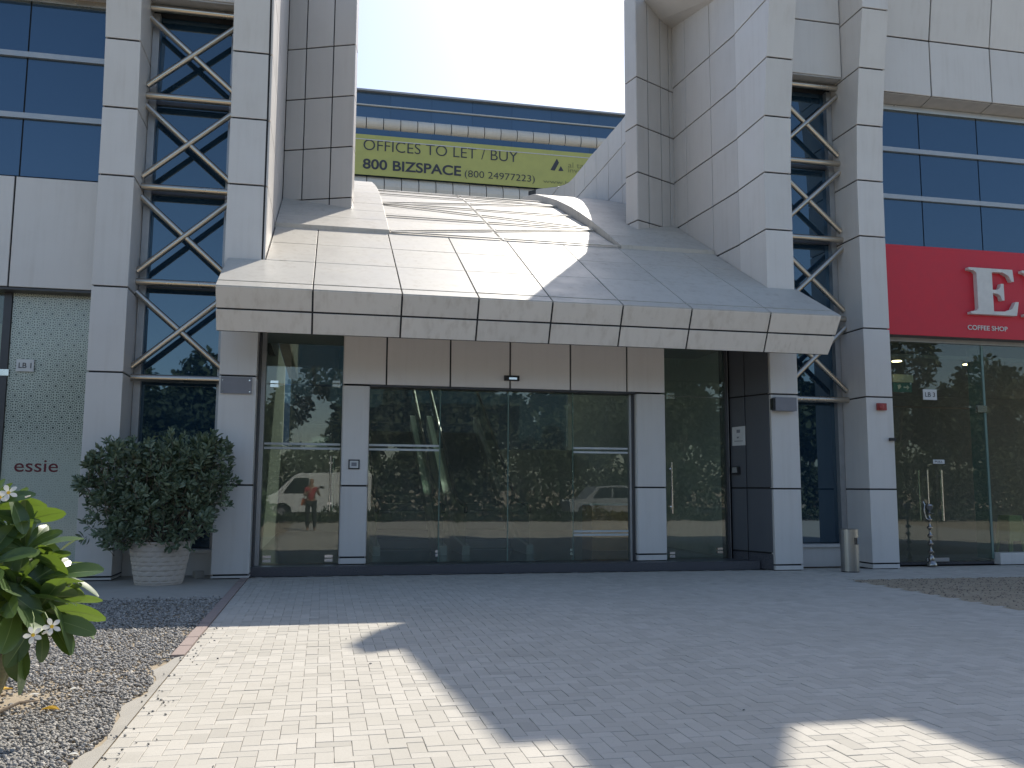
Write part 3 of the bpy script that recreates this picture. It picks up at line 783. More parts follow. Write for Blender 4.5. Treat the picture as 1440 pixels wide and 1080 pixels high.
# right wing: upper panels, soffit, windows
zr_s0, zr_s1 = zat(1340, 474, 15.1), zat(1340, 350, 15.1)
zr = [zr_s1+.005, zat(1340, 284, YW), zat(1340, 219, YW), zat(1340, 163, YW)]
wb2 = part('window_band', MB().box((10.3, YW+.02, zr[0]-.05), (22, YW+.25, zr[3]+.05)), M['joint'])
m0 = xat(1293, 215, YW); m1 = xat(1375, 225, YW); dm = m1-m0
mxr = [10.34, m0, m1, m1+dm, m1+2*dm, m1+3*dm]
for z0, z1 in zip(zr[:-1], zr[1:]):
    for a, c in zip(mxr[:-1], mxr[1:]): pane(a+.012, c-.012, z0+.01, z1-.01, YW, M['blueglass'], wb2)
for z in zr[1:3]: part('rail', MB().box((10.34, YW-.055, z-.045), (20, YW, z+.045)), M['alu'], wb2)
part('rail', MB().box((10.34, YW-.06, zr[3]-.03), (20, YW, zr[3]+.07)), M['steel'], wb2)
YU = 14.9
zu = zat(1340, 139, YU); zj = zat(1340, 62, YU); xu = [10.34, xat(1308, 90, YU), xat(1393, 100, YU)]
xu += [xu[2]+(xu[2]-xu[1])*k for k in (1, 2, 3)]
up2 = part('parapet', MB().box((10.3, YU+.035, zu+.01), (20, 15.7, zj)), M['joint'])
part('parapet_back', MB().prism([(10.3,YU+.035,zj+.01),(10.3,YU-.18,11.83),(10.3,15.0,11.83),(10.3,15.7,zj+.01)], (9.7,0,0)), M['joint'])
for a, c in zip(xu[:-1], xu[1:]):
    rect_panel(a, c, zu, zj, YU, M['panel'], up2); panel([(a,YU,zj),(c,YU,zj),(c,YU-.22,11.85),(a,YU-.22,11.85)], (0,-1,-.15), M['panel'], up2)
    panel([(a,YU+.03,zu),(c,YU+.03,zu),(c,YW,zr[3]+.075),(a,YW,zr[3]+.075)], (0,0,-1), M['soffit'], up2, 'soffit_panel', th=.02, gap=.008)
# right shopfront
part('sign_beam', MB().box((10.34, 15.12, zr_s0), (20, 15.6, zr_s1)), M['core'])
sf2 = part('shopfront', MB().box((10.34, 15.42, 0), (13.05, 15.5, .05)), M['granite'])
zt2 = zr_s0-.08
xd0, xd1 = 10.36, xat(1386, 620, YG); xs = xd1+.06
zb2 = .06
part('head_rail', MB().box((10.34, 15.36, zt2), (20, 15.5, zr_s0-.003)), M['alu'], sf2)
zdoor = zat(1300, 573, YG)
pane(xd0, xd1-.01, zdoor+.01, zt2-.005, YG, M['shopglass'], sf2)
xdm = xat(1313, 650, YG)
door1 = pane(xd0+.01, xdm-.005, zb2, zdoor-.005, YG, M['shopglass'], sf2, name='door'); door2 = pane(xdm+.005, xd1-.015, zb2, zdoor-.005, YG, M['shopglass'], sf2, name='door')
pane(xs, 20, .23, zt2-.005, YG, M['shopglass'], sf2)
part('glass_fin', MB().box((xd1, YG-.01, .1), (xd1+.045, YG+.40, zt2-.005)), M['glassedge'], sf2)
part('patch_fitting', MB().box((xd1-.16, YG-.03, zdoor-.07), (xd1+.05, YG+.03, zdoor+.07)), M['chrome'], sf2)
part('sill', MB().box((xd1+.06, 15.25, 0), (20, 15.5, .22)), M['panel'], sf2)
for px in (1302, 1322):
    for dy in (-.07, .06):
        x = xat(px, 690, YG)+(0 if dy < 0 else (-.1 if px < 1310 else .07))
        z0_, z1_ = zat(px, 732, YG), zat(px, 661, YG)
        mb = MB().tube((x, YG+dy, z0_), (x, YG+dy, z1_), .013, 10)
        if dy < 0:
            for z in (z0_+.14, z1_-.12): mb.tube((x, YG+dy, z), (x, YG-.002, z), .009, 8)
        part('handle', mb, M['chrome'], sf2, True)
mb = MB(); mb.box((xat(1303, 785, YG), YG-.02, .06), (xat(1334, 785, YG), YG+.02, .13)); part('patch_fitting', mb, M['chrome'], sf2)
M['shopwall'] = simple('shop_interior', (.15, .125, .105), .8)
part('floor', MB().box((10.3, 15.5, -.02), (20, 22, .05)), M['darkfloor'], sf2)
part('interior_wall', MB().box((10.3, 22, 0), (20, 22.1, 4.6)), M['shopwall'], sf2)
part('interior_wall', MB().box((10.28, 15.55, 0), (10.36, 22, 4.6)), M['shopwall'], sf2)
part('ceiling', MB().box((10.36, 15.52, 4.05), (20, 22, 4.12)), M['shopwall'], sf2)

# ---------------- entrance
ent = part('entrance', MB().box((-1.20, 14.95, 0), (7.72, 15.6, .150)), M['granite'])
YP_, YD = 15.2, 15.40
def slim(x0, x1):
    q = part('slim_pillar', MB().box((x0+.025, YP_+.028, .15), (x1-.025, YP_+.45, 3.14)), M['joint'], ent)
    return q
slimL = (.285, .735); slimR = (5.50, 6.06)
for a, c in (slimL, slimR):
    slim(a, c)
    for z0_, z1_ in ((.15, .27), (.27, 1.45), (1.45, 3.15)):
        rect_panel(a, c, z0_, z1_, YP_, M['panel'], ent); 
        for X, nx in ((a, -1), (c, 1)): panel([(X,YP_+.01,z0_),(X,YP_+.45,z0_),(X,YP_+.45,z1_),(X,YP_+.01,z1_)], (nx,0,0), M['panel'], ent)
part('lintel', MB().box((.285+.02, YP_+.03, 3.165), (6.06-.02, YP_+.4, 4.13)), M['joint'], ent)
lx = [.285, 1.01, 2.11, 3.17, 4.27, 5.33, 6.06]
for a, c in zip(lx[:-1], lx[1:]): rect_panel(a, c, 3.155, 4.125, YP_, M['lintel'], ent, 'lintel_panel')
for X, nx in ((.285, -1), (6.06, 1)): panel([(X,YP_+.01,3.155),(X,YP_+.4,3.155),(X,YP_+.4,4.125),(X,YP_+.01,4.125)], (nx,0,0), M['lintel'], ent, 'lintel_panel')
part('lintel_soffit', MB().box((.74, YP_+.01, 3.135), (5.49, YP_+.44, 3.162)), M['darkalu'], ent)
# glazing left
zc = zat(420, 541, YD)
sideL = pane(-.985, .275, zc+.008, 4.12, YD, M['glass'], ent)
doorL = pane(-.985, .275, .165, zc-.008, YD, M['glass'], ent, name='door')
# frame at the inner face of the left pillar
part('frame_post', MB().box((-1.085, 15.00, .15), (-1.06, 15.36, 4.12)), M['darkalu'], ent)
part('frame_post', MB().box((-1.058, 15.26, .15), (-.99, 15.44, 4.12)), M['alu'], ent)
def clipbox(px, py, w_=.13, h_=.12, Y=YD):
    p = at_y(px, py, Y); part('patch_fitting', MB().box((p.x-w_/2, Y-.025, p.z-h_/2), (p.x+w_/2, Y+.035, p.z-.006)), M['chrome'], ent); part('patch_fitting', MB().box((p.x-w_/2, Y-.025, p.z+.012), (p.x+w_/2, Y+.035, p.z+h_/2)), M['chrome'], ent)
for px, py in ((386, 540), (473, 540), (375, 786), (462, 785), (614, 778), (803, 776), (943, 557)): clipbox(px, py, .13 if px != 614 and px != 803 else .05, .11)
clipbox(945, 780, .10, .10); clipbox(1012, 774, .1, .1)
def vhandle(px, y0, y1):
    p0, p1 = at_y(px, y1, YD-.07), at_y(px, y0, YD-.07)
    mb = MB().tube((p0.x, YD-.07, p0.z), (p0.x, YD-.07, p1.z), .017, 12)
    for f_ in (.13, .87):
        z = p0.z+(p1.z-p0.z)*f_; mb.tube((p0.x, YD-.07, z), (p0.x, YD-.001, z), .012, 8); mb.tube((p0.x, YD-.012, z), (p0.x, YD-.002, z), .03, 12)
    mb.tube((p0.x+.05, YD+.07, p0.z), (p0.x+.05, YD+.07, p1.z), .017, 12)
    part('handle', mb, M['chrome'], ent, True)
vhandle(463, 641, 718); vhandle(946, 650, 722)
# centre: two fixed panes and two sliding leaves
cxs = [.745, xat(617, 700, YD), xat(713, 700, YD), xat(805, 700, YD), 5.41]
for i in range(4):
    Yp = YD-.06 if i in (1, 2) else YD
    pane(cxs[i]+.006, cxs[i+1]-.006, .165, 3.13, Yp, M['glass'], ent, name='sliding_leaf' if i in (1, 2) else 'pane')
for X, Yp in ((cxs[2], YD-.06), (cxs[1], YD-.03), (cxs[3], YD-.03)):
    part('leaf_edge', MB().box((X-.008, Yp-.004, .165), (X+.008, Yp+.02, 3.13)), M['glassedge'], ent)
part('frame_post', MB().box((5.415, YD-.06, .15), (5.455, YD+.06, 3.13)), M['alu'], ent)
part('frame_post', MB().box((5.458, YD-.1, .15), (5.492, YD+.06, 3.13)), M['darkalu'], ent)
def stripe(x0, x1, z): part('stripe', MB().box((x0, YD-.006, z-.018), (x1, YD-.0015, z+.018)), M['cable'], ent)
for py in (626.5, 632.5):
    z = zat(570, py, YD); stripe(.75, cxs[1]-.01, z); stripe(-.98, .27, z); stripe(cxs[3]+.01, 5.40, z)
for py in (747, 752): stripe(cxs[3]+.01, 5.40, zat(840, py, YD))
# right glazing and slanted recess wall
xr1 = 7.40
pane(6.07, xr1, zc+.008, 4.12, YD+.2, M['glass'], ent)
pane(6.07, xr1, .165, zc-.008, YD+.2, M['glass'], ent, name='door')
rw0, rw1 = V((7.855, 14.70, 0)), V((7.45, 15.75, 0)); rnv = V((-(rw1.y-rw0.y), (rw1.x-rw0.x), 0)).normalized()
if rnv.x > 0: rnv = -rnv
mb = MB(); mb.prism([rw0-rnv*.03, rw1-rnv*.03, V((8.2, 15.75, 0)), V((8.2, 14.75, 0))], (0, 0, 4.13)); rec = part('recess_wall', mb, M['joint'])
for z0_, z1_ in ((.0, .30), (.30, 1.45), (1.45, 3.15), (3.15, 4.12)):
    for a, c in ((0, .52), (.52, .86)):
        A, B = rw0.lerp(rw1, a), rw0.lerp(rw1, c)
        panel([(A.x,A.y,z0_),(B.x,B.y,z0_),(B.x,B.y,z1_),(A.x,A.y,z1_)], rnv, M['darkpanel'] if z0_ > 0 else M['granite'], rec)
A = rw0.lerp(rw1, .93)
part('frame_post', MB().box((A.x-.05, A.y-.05, .15), (A.x+.02, A.y+.08, 4.12)), M['alu'], ent)
part('frame_post', MB().box((7.40, YD+.15, .15), (7.45, YD+.4, 4.12)), M['darkalu'], ent)
# lobby shell
part('floor', MB().box((-1.2, 15.6, 0), (8.2, 27.3, .149)), M['darkfloor'])
part('interior_wall', MB().box((-1.3, 26.5, 0), (8.3, 26.6, 2.6)), M['plaster'])  # kept low so that sun passes over it into the lobby
M['added_rearglass'] = glass_mat('added_rear_glass', (.50, .53, .51), .1)
part('pane', MB().box((WL, 27.3, 0), (WR, 27.32, zm(27.3)-.06)), M['added_rearglass'])  # unseen rear glazing, added to let sunlight brighten the lobby
part('interior_wall', MB().box((-1.30, 15.6, 0), (-1.2, 27.2, 5.0)), M['plaster'])
part('interior_wall', MB().box((7.55, 15.78, .15), (7.65, 27.2, 5.0)), M['white'])
part('ceiling', MB().box((-1.2, 15.62, 4.125), (8.2, 17.2, 4.155)), M['soffit'])

# ================================================================== THINGS ON AND IN THE BUILDING
def small(name, label, cat, mb, mat, smooth=False, group=None):
    o = mb.build(name, mat, None, smooth, origin=tuple(sum((v for v in mb.v), V((0,0,0)))/len(mb.v))); return tag(o, label, cat, group)
def sub(name, mb, mat, parent, smooth=False):
    o = mb.build(name, mat, None, smooth); o.parent = parent; o.matrix_parent_inverse = Matrix.Translation(-parent.location); return o
def rect_on(px0, py0, px1, py1, Y, th, mbx=None):
    a, c = at_y(px0, py1, Y), at_y(px1, py0, Y); mb = mbx or MB(); return mb.box((a.x, Y-th, a.z), (c.x, Y-.0015, c.z))
# red shop sign
sign = thing('shop_sign', (13.0, 15.1, zr_s0), 'red coffee shop fascia sign with raised pale serif letters', 'sign')
sub('sign_board', MB().box((10.345, 15.07, zr_s0), (20, 15.118, zr_s1)), M['red'], sign)
def serif_E(h):
    s = h/100.
    outer = [(0,0),(88,0),(92,31),(86,31),(80,17),(66,8),(42,7),(42,45),(52,46),(60,51),(63,61),(68,61),(68,30),(63,30),(61,38),(53,41),(42,41)]
    # drawn as one closed outline, clockwise from the lower left serif
    o = [(0,0),(90,0),(95,30),(89,30),(82,15),(68,8),(46,7),(45,9),(45,47),(54,46),(60,41),(62,32),(67,32),(67,68),(62,68),(60,59),(54,54),(45,54),(45,91),(47,93),(66,93),(78,86),(83,74),(88,74),(86,100),(0,100),(0,95),(11,93),(15,88),(15,12),(11,7),(0,5)]
    return [(x*s, y*s) for x, y in o]
def serif_X(h):
    s = h/100.
    o = [(0,0),(42,0),(42,5),(33,7),(32,12),(49,38),(66,12),(64,7),(54,5),(54,0),(108,0),(108,5),(98,8),(64,55),(88,88),(94,93),(104,95),(104,100),(66,100),(66,95),(74,93),(75,88),(58,64),(44,88),(45,93),(54,95),(54,100),(0,100),(0,95),(8,93),(14,88),(43,47),(18,12),(10,7),(0,5)]
    return [(x*s, y*s) for x, y in o]
pE = at_y(1365, 441, 14.98); hE = zat(1365, 376, 14.98)-pE.z
def raised(poly, px, z, wscale=1.0):
    pts_ = [(px+x*wscale, 15.068, z+y) for x, y in poly]
    o = sub('letter', MB().prism([V(p) for p in pts_], (0, -.10, 0)), M['letter'], sign); return o
wE = (xat(1433, 441, 14.98)-pE.x)/(hE*.95)
raised(serif_E(hE), pE.x, pE.z, wE); raised(serif_X(hE), pE.x+hE*1.05*wE, pE.z, wE)
pc = at_y(1361, 463.5, 15.06)
o = fit_text('lettering', 'COFFEE SHOP', pc-V((0, 0, 0)), xat(1417, 465, 15.06)-pc.x, .095, M['letter'], None, .004, .012)
bpy.context.view_layer.update(); split_letters(o, sign, 'small_letter')
# shop name on the film
pe = at_y(19.5, 663.5, YG-.004)
o = fit_text('lettering', 'essie', pe, xat(81.5, 660, YG)-pe.x, zat(50, 647, YG)-pe.z, M['maroon'], None, .001, .004)
nm = thing('shop_lettering', pe, 'x', 'lettering'); bpy.context.view_layer.update(); split_letters(o, nm)
tag(nm, 'maroon lower case shop name stuck on the patterned shop window', 'lettering')
# LB 1 plate
def plate(name, px0, py0, px1, py1, Y, label, cat, txt=None, mat='paper', th=.012, tm='ink'):
    a, c = at_y(px0, py1, Y), at_y(px1, py0, Y)
    r = thing(name, ((a.x+c.x)/2, Y, a.z), label, cat)
    sub('plate', MB().box((a.x, Y-th, a.z), (c.x, Y-.0015, c.z)), M[mat], r)
    if txt:
        w_, h_ = c.x-a.x, c.z-a.z
        t = fit_text('lettering', txt, V((a.x+w_*.14, Y-th-.0015, a.z+h_*.28)), w_*.72, h_*.44, M[tm], None, .0008, .008)
        t.parent = r; t.matrix_parent_inverse = Matrix.Translation(-r.location); t['kind'] = 'stuff'
    return r
plate('unit_plate', 22.5, 506, 48.5, 522, YG-.03, 'white unit plate reading LB 1 on the patterned window', 'sign', 'LB 1')
plate('unit_plate', 1298, 548, 1316.5, 562, YG-.01, 'white paper unit number on the coffee shop door', 'sign', 'LB 3')
plate('push_plate', 1312, 646.5, 1327.5, 652, YG-.01, 'tiny pale PULL sticker above the shop door handles', 'sticker', 'PULL')
# exit sign inside the shop
a = at_y(1256, 537, 16.3); c = at_y(1284, 527, 16.3)
ex = thing('exit_sign', ((a.x+c.x)/2, 16.3, a.z), 'green and cream hanging exit sign inside the coffee shop', 'sign')
sub('light_box', MB().box((a.x, 16.3, a.z), (c.x, 16.4, c.z)), M['cream'], ex)
h_ = (c.z-a.z)*1.25; sub('green_panel', MB().box((a.x+.02, 16.33, a.z-h_), (c.x-.02, 16.36, a.z-.002)), M['exitgreen'], ex)
mb = MB(); zc_ = a.z-h_*.5; xm = (a.x+c.x)/2
mb.prism([(xm-.10,16.328,zc_-.05),(xm-.03,16.328,zc_+.01),(xm-.06,16.328,zc_+.06),(xm-.12,16.328,zc_+.04)], (0,-.003,0))
mb.prism([(xm+.02,16.328,zc_-.015),(xm+.10,16.328,zc_-.015),(xm+.10,16.328,zc_-.05),(xm+.16,16.328,zc_),(xm+.10,16.328,zc_+.05),(xm+.10,16.328,zc_+.015),(xm+.02,16.328,zc_+.015)], (0,-.003,0))
sub('pictogram', mb, M['white'], ex)
for px, py, lab in ((1261, 506.5, 'lit warm downlight in the shop ceiling nearest the pillar'), (1361, 511, 'lit warm downlight in the shop ceiling beside the glass fin')):
    r_ = ray(px, py); t = (4.045-EYE)/r_.z; p = V((0,0,EYE))+r_*t
    lp = thing('downlight', p, lab, 'lamp', 'warm downlights in the coffee shop')
    sub('rim', MB().lathe([(.10, .003), (.14, .003), (.14, -.015), (.10, -.02)], p, 20), M['chrome'], lp)
    sub('lamp_disc', MB().lathe([(.095, -.022), (.095, -.028)], p, 16), M['lamp'], lp)
# stacked stools behind the shop glass
cx0 = xat(1420, 750, 15.85)
def stool():
    r = thing('stacking_stool', (cx0, 15.85, .05), 'olive plastic stool at the bottom of the stack behind the shop glass', 'stool', 'stacked olive stools')
    P = r.location
    sub('seat', MB().prism([(P.x-.15, P.y-.15, P.z+.43), (P.x+.15, P.y-.15, P.z+.43), (P.x+.15, P.y+.15, P.z+.43), (P.x-.15, P.y+.15, P.z+.43)], (0,0,.025)), M['olive'], r)
    for k in range(4):
        a = k*math.pi/2; sub('apron', MB().box((P.x-.13, P.y-.15-.005, P.z+.37), (P.x+.13, P.y-.135, P.z+.428)) if k == 0 else MB().box((P.x-.13, P.y+.135, P.z+.37), (P.x+.13, P.y+.155, P.z+.428)) if k == 1 else MB().box((P.x-.155, P.y-.13, P.z+.37), (P.x-.135, P.y+.13, P.z+.428)) if k == 2 else MB().box((P.x+.135, P.y-.13, P.z+.37), (P.x+.155, P.y+.13, P.z+.428)), M['olive'], r)
    for sx in (-1, 1):
        for sy in (-1, 1): sub('leg', MB().tube((P.x+sx*.135, P.y+sy*.135, P.z+.43), (P.x+sx*.19, P.y+sy*.19, P.z), .024, 8, .02), M['olive'], r)
    return r
ch0 = stool()
labs = ['second', 'third', 'fourth', 'fifth']
for k in range(5):
    r = ch0.copy(); COL.objects.link(r); r.location = ch0.location+V((.006*(k+1), 0, .085*(k+1)))
    r['label'] = f'olive plastic stool, {labs[k]} from the bottom of the stack behind the shop glass' if k < 4 else 'olive plastic stool on top of the stack behind the shop glass'
    for chd in ch0.children:
        c2 = chd.copy(); COL.objects.link(c2); c2.parent = r; c2.matrix_parent_inverse = chd.matrix_parent_inverse.copy()
# things fixed to the pillars
pq = thing('wall_plaque', at_y(332, 555, D), 'blank dark grey plaque screwed to the pillar left of the entrance', 'plaque')
sub('plate', rect_on(310, 531, 354.5, 553, D-.016, .02), M['greyplastic'], pq)
for px, py in ((313, 534), (351, 535), (313, 550), (351, 551)):
    p = at_y(px, py, D-.04); sub('screw', MB().tube((p.x, D-.036, p.z), (p.x, D-.042, p.z), .011, 8), M['chrome'], pq)
wl = thing('wall_light', at_y(1103, 577, D), 'grey box light fixed to the pillar right of the entrance', 'light')
a, c = at_y(1092, 577, D-.19), at_y(1121, 559, D-.19)
sub('housing', MB().box((a.x, D-.17, a.z), (c.x, D-.018, c.z)), M['greyplastic'], wl)
sub('end_cap', MB().box((a.x-.035, D-.15, a.z+.02), (a.x-.002, D-.03, c.z-.02)), M['black'], wl)
fb = thing('fire_sounder', at_y(1238, 577, D), 'small red fire sounder on the outer right pillar', 'alarm')
sub('base', rect_on(1232.5, 567.5, 1244.5, 577, D-.016, .05), M['redplastic'], fb)
p = at_y(1239, 572, D-.07); sub('horn', MB().lathe([(.055, 0), (.05, .02), (.03, .03)], (0, 0, 0), 16), M['redplastic'], fb)
fb.children[-1].matrix_parent_inverse = Matrix(); fb.children[-1].location = p-fb.location; fb.children[-1].rotation_euler = (math.pi/2, 0, 0)
small('cable_clip', 'small black clip on the edge of the outer right pillar', 'clip', rect_on(1250, 616, 1258, 620, D-.016, .05), M['black'])
def intercom(px0, py0, px1, py1, Y, label):
    a, c = at_y(px0, py1, Y), at_y(px1, py0, Y); r = thing('intercom', ((a.x+c.x)/2, Y, a.z), label, 'intercom')
    sub('frame', MB().box((a.x-.02, Y-.02, a.z-.02), (c.x+.02, Y-.0015, c.z+.02)), M['black'], r)
    sub('face', MB().box((a.x, Y-.03, a.z), (c.x, Y-.021, c.z)), M['paper'], r)
    w_, h_ = c.x-a.x, c.z-a.z
    sub('screen', MB().box((a.x+w_*.2, Y-.033, a.z+h_*.25), (c.x-w_*.2, Y-.031, c.z-h_*.25)), M['greyplastic'], r); return r
intercom(491.5, 648, 504, 658, YP_, 'pale square intercom on the slim pillar left of the sliding doors')
ds = thing('door_sensor', at_y(719, 536, YP_), 'black motion sensor above the sliding doors', 'sensor')
sub('housing', rect_on(708.5, 529, 729.5, 535.5, YP_, .055), M['black'], ds); sub('lens', rect_on(716, 531, 727, 533.5, YP_-.056, .006), M['chrome'], ds)
# on the slanted recess wall
def on_rec(px, py): return on_plane(px, py, rw0, rnv)
def rec_quad(name, c4, th, mat, parent=None, lift=.0):
    pts_ = [on_rec(*q)+rnv*(lift+.0015) for q in c4]; return MB().prism(pts_, rnv*th)
nb = thing('notice', on_rec(1039, 628), 'sheet of paper with faint print taped to the dark recess wall', 'notice')
sub('sheet', rec_quad('s', ((1030, 627), (1048.5, 626), (1048, 599), (1029.5, 601)), .002, 0), M['paper'], nb)
mb = MB()
for q in (((1036, 609), (1041, 608.5), (1041, 604), (1036, 604.5)), ((1036.5, 616.5), (1039, 616.3), (1039, 614), (1036.5, 614.2)), ((1033, 621), (1045, 620.5), (1045, 619.6), (1033, 620))):
    pts_ = [on_rec(*z)+rnv*.0045 for z in q]; mb.prism(pts_, rnv*.0006)
sub('print', mb, M['greyplastic'], nb)
ic = thing('door_phone', on_rec(1037, 668), 'small silver and black door phone on the dark recess wall', 'intercom')
sub('housing', rec_quad('s', ((1032, 667.5), (1042, 667), (1041, 656), (1032.5, 656.5)), .05, 0), M['black'], ic)
sub('face', rec_quad('s', ((1032.5, 665), (1039.5, 664.5), (1038.5, 657), (1033, 657.5)), .006, 0, lift=.0515), M['alu'], ic)
# lobby: escalators and desk
def escalator(x0, x1, label):
    r = thing('escalator', ((x0+x1)/2, 17.2, .15), label, 'escalator', 'escalators rising from the lobby')
    sl_ = .56
    for X in (x0, x1):
        sub('balustrade', MB().prism([(X-.006,17.2,.2),(X-.006,17.2,1.05),(X-.006,18.4,1.15),(X-.006,23.6,1.15+5.2*sl_),(X-.006,23.6,.2+5.2*sl_),(X-.006,18.4,.3)], (.012,0,0)), M['shopglass'], r)
        sub('handrail', MB().path([(X,17.15,.95),(X,17.2,1.08),(X,18.4,1.19),(X,23.6,1.19+5.2*sl_)], [.04]*4, 8), M['black'], r)
        sub('skirt', MB().prism([(X-.07,17.1,.15),(X-.07,17.1,.32),(X-.07,18.4,.42),(X-.07,23.6,.42+5.2*sl_),(X-.07,23.6,.1+5.2*sl_),(X-.07,18.4,.15)], (.14,0,0)), M['alu'], r)
    n = 16
    for k in range(n):
        y = 18.3+k*.32; z = .16+k*.32*sl_
        sub('step', MB().box((x0+.08, y, z-.16), (x1-.08, y+.33, z+.02)), M['greyplastic'], r)
    return r
escalator(1.02, 2.28, 'left one of the two escalators rising behind the sliding doors')
escalator(2.72, 3.98, 'right one of the two escalators rising behind the sliding doors')
desk = thing('reception_desk', (5.9, 18.2, .15), 'orange wooden reception desk inside the lobby', 'desk')
sub('front_panel', MB().box((5.48, 17.9, .15), (6.28, 17.94, 1.08)), M['wood'], desk)
sub('side_panel', MB().box((5.48, 17.94, .15), (5.52, 18.6, 1.08)), M['wood'], desk); sub('side_panel', MB().box((6.24, 17.94, .15), (6.28, 18.6, 1.08)), M['wood'], desk)
sub('counter_top', MB().box((5.42, 17.84, 1.08), (6.34, 18.65, 1.12)), M['plaster'], desk)

# ================================================================== STREET THINGS
# litter bin
M['binsteel'] = simple('bin_steel', (.40, .40, .39), .32, 1.0, var=.03, nscale=3); M['dullchrome'] = simple('dull_chrome', (.34, .33, .32), .22, 1.0, var=.1, nscale=40)
bp = at_z(1201.5, 805); bx, by = bp.x, bp.y+.12
bn = thing('litter_bin', (bx, by, 0), 'round brushed steel litter bin standing between the right pillars', 'bin')
H = zat(1199, 745, by); r0 = .155
mb = MB(); seg = 28
z0_, z1_ = H*.66, H*.82
def ringbin(za, zb, skip=False):
    for i in range(seg):
        t0, t1 = 2*math.pi*i/seg, 2*math.pi*(i+1)/seg; mid = (t0+t1)/2
        if skip and (-.95 < math.atan2(math.sin(mid+.55), math.cos(mid+.55)) < .45): continue
        k = len(mb.v)
        mb.v += [V((bx+r0*math.cos(t), by+r0*math.sin(t), z)) for t, z in ((t0, za), (t1, za), (t1, zb), (t0, zb))]; mb.f.append((k, k+1, k+2, k+3))
ringbin(.015, z0_); ringbin(z0_, z1_, True); ringbin(z1_, H)
sub('body', mb, M['binsteel'], bn, True)
sub('inner_liner', MB().lathe([(.135, .03), (.135, z0_-.01)], (bx, by, 0), 20), M['black'], bn)
sub('inner_back', MB().lathe([(.12, z0_), (.12, z1_)], (bx+.02, by+.03, 0), 20), M['black'], bn)
sub('lid', MB().lathe([(.158, H-.004), (.158, H+.012), (.13, H+.020), (.05, H+.014)], (bx, by, 0), 28), M['binsteel'], bn, True)
sub('foot_ring', MB().lathe([(.15, 0), (.15, .014)], (bx, by, 0), 28), M['black'], bn)
# chrome water pipe stand by the shop door
hy = 15.08; hx = at_y(1310, 793, hy).x
hk = thing('water_pipe', (hx, hy, 0), 'tall ornate chrome water pipe standing in front of the coffee shop door', 'water pipe')
zt = zat(1310, 709, hy)
k = zt/1.0
sub('base', MB().lathe([(.095, 0), (.10, .03), (.085, .07), (.05, .10), (.055, .15), (.04, .19), (.022, .21)], (hx, hy, 0), 20), M['dullchrome'], hk, True)
prof = [(.02, .21)]
z = .21
while z < zt-.22:
    prof += [(.018, z+.02), (.05, z+.05), (.05, z+.07), (.02, z+.10), (.016, z+.14)]; z += .15
prof += [(.016, zt-.18)]
sub('shaft', MB().lathe(prof, (hx, hy, 0), 18), M['dullchrome'], hk, True)
sub('tray', MB().lathe([(.02, zt-.19), (.075, zt-.175), (.08, zt-.165), (.02, zt-.16)], (hx, hy, 0), 20), M['dullchrome'], hk, True)
sub('bowl', MB().lathe([(.02, zt-.16), (.03, zt-.12), (.07, zt-.07), (.075, zt-.03), (.05, zt), (.01, zt+.005)], (hx, hy, 0), 20), M['dullchrome'], hk, True)
sub('hose', MB().path([(hx-.02, hy-.02, zt-.30), (hx-.10, hy-.04, zt-.27), (hx-.13, hy-.03, zt-.12), (hx-.10, hy-.02, zt-.02), (hx-.12, hy, zt+.05)], [.013]*5, 8), M['dullchrome'], hk, True)
# planter and shrub
pp = at_z(224, 824); pyw = pp.y+.33; pxw = at_y(224, 800, pyw).x
ph = zat(224, 760, pyw)-.0
pot = thing('planter', (pxw, pyw, 0), 'large tapered cast stone planter with scalloped relief left of the entrance', 'planter')
seg, rows_ = 72, 34
rb, rt = (xat(257, 824, pyw)-xat(191, 824, pyw))/2, (xat(268, 760, pyw)-xat(180, 760, pyw))/2
vs, fs = [], []
for j in range(rows_+1):
    t = j/rows_; z = ph*t
    for i in range(seg):
        th_ = 2*math.pi*i/seg; r = rb+(rt-rb)*t
        n_s = 16; row = math.floor(t*9); fr = t*9-row; ph_ = (th_*n_s/(2*math.pi)+.5*(row % 2)) % 1.0
        sc_ = max(0, 1-(((ph_-.5)*2)**2+((fr-.0)*1.05)**2))
        r += .013*math.sqrt(sc_)*(1 if .03 < t < .95 else 0) + (.02 if t > .96 else 0)
        vs.append((pxw+r*math.cos(th_), pyw+r*math.sin(th_), z))
for j in range(rows_):
    for i in range(seg): fs.append((j*seg+i, j*seg+(i+1) % seg, (j+1)*seg+(i+1) % seg, (j+1)*seg+i))
mb = MB().add(vs, fs); sub('pot_wall', mb, M['caststone'], pot, False)
sub('soil', MB().lathe([(rt-.02, ph-.07), (rt-.02, ph-.05)], (pxw, pyw, 0), 32), M['sand'], pot)
def leaf_cloud(pts, dirs, L, W, out_v, out_f, bend=.15):
    for p, d in zip(pts, dirs):
        d = V(d).normalized(); s = V((rng.normal(), rng.normal(), rng.normal())).cross(d).normalized(); up_ = s.cross(d)
        l = L*rng.uniform(.7, 1.25); w_ = W*rng.uniform(.75, 1.2); p = V(p); k = len(out_v)
        out_v += [p, p+d*l*.45+s*w_*.5+up_*l*bend*.3, p+d*l*.45-s*w_*.5+up_*l*bend*.3, p+d*l-up_*l*bend, p+d*l*.8+s*w_*.42, p+d*l*.8-s*w_*.42]
        out_f += [(k, k+1, k+2), (k+1, k+4, k+5, k+2), (k+4, k+3, k+5)]
shr = thing('potted_shrub', (pxw, pyw, ph), 'bushy dark green shrub growing out of the stone planter', 'shrub')
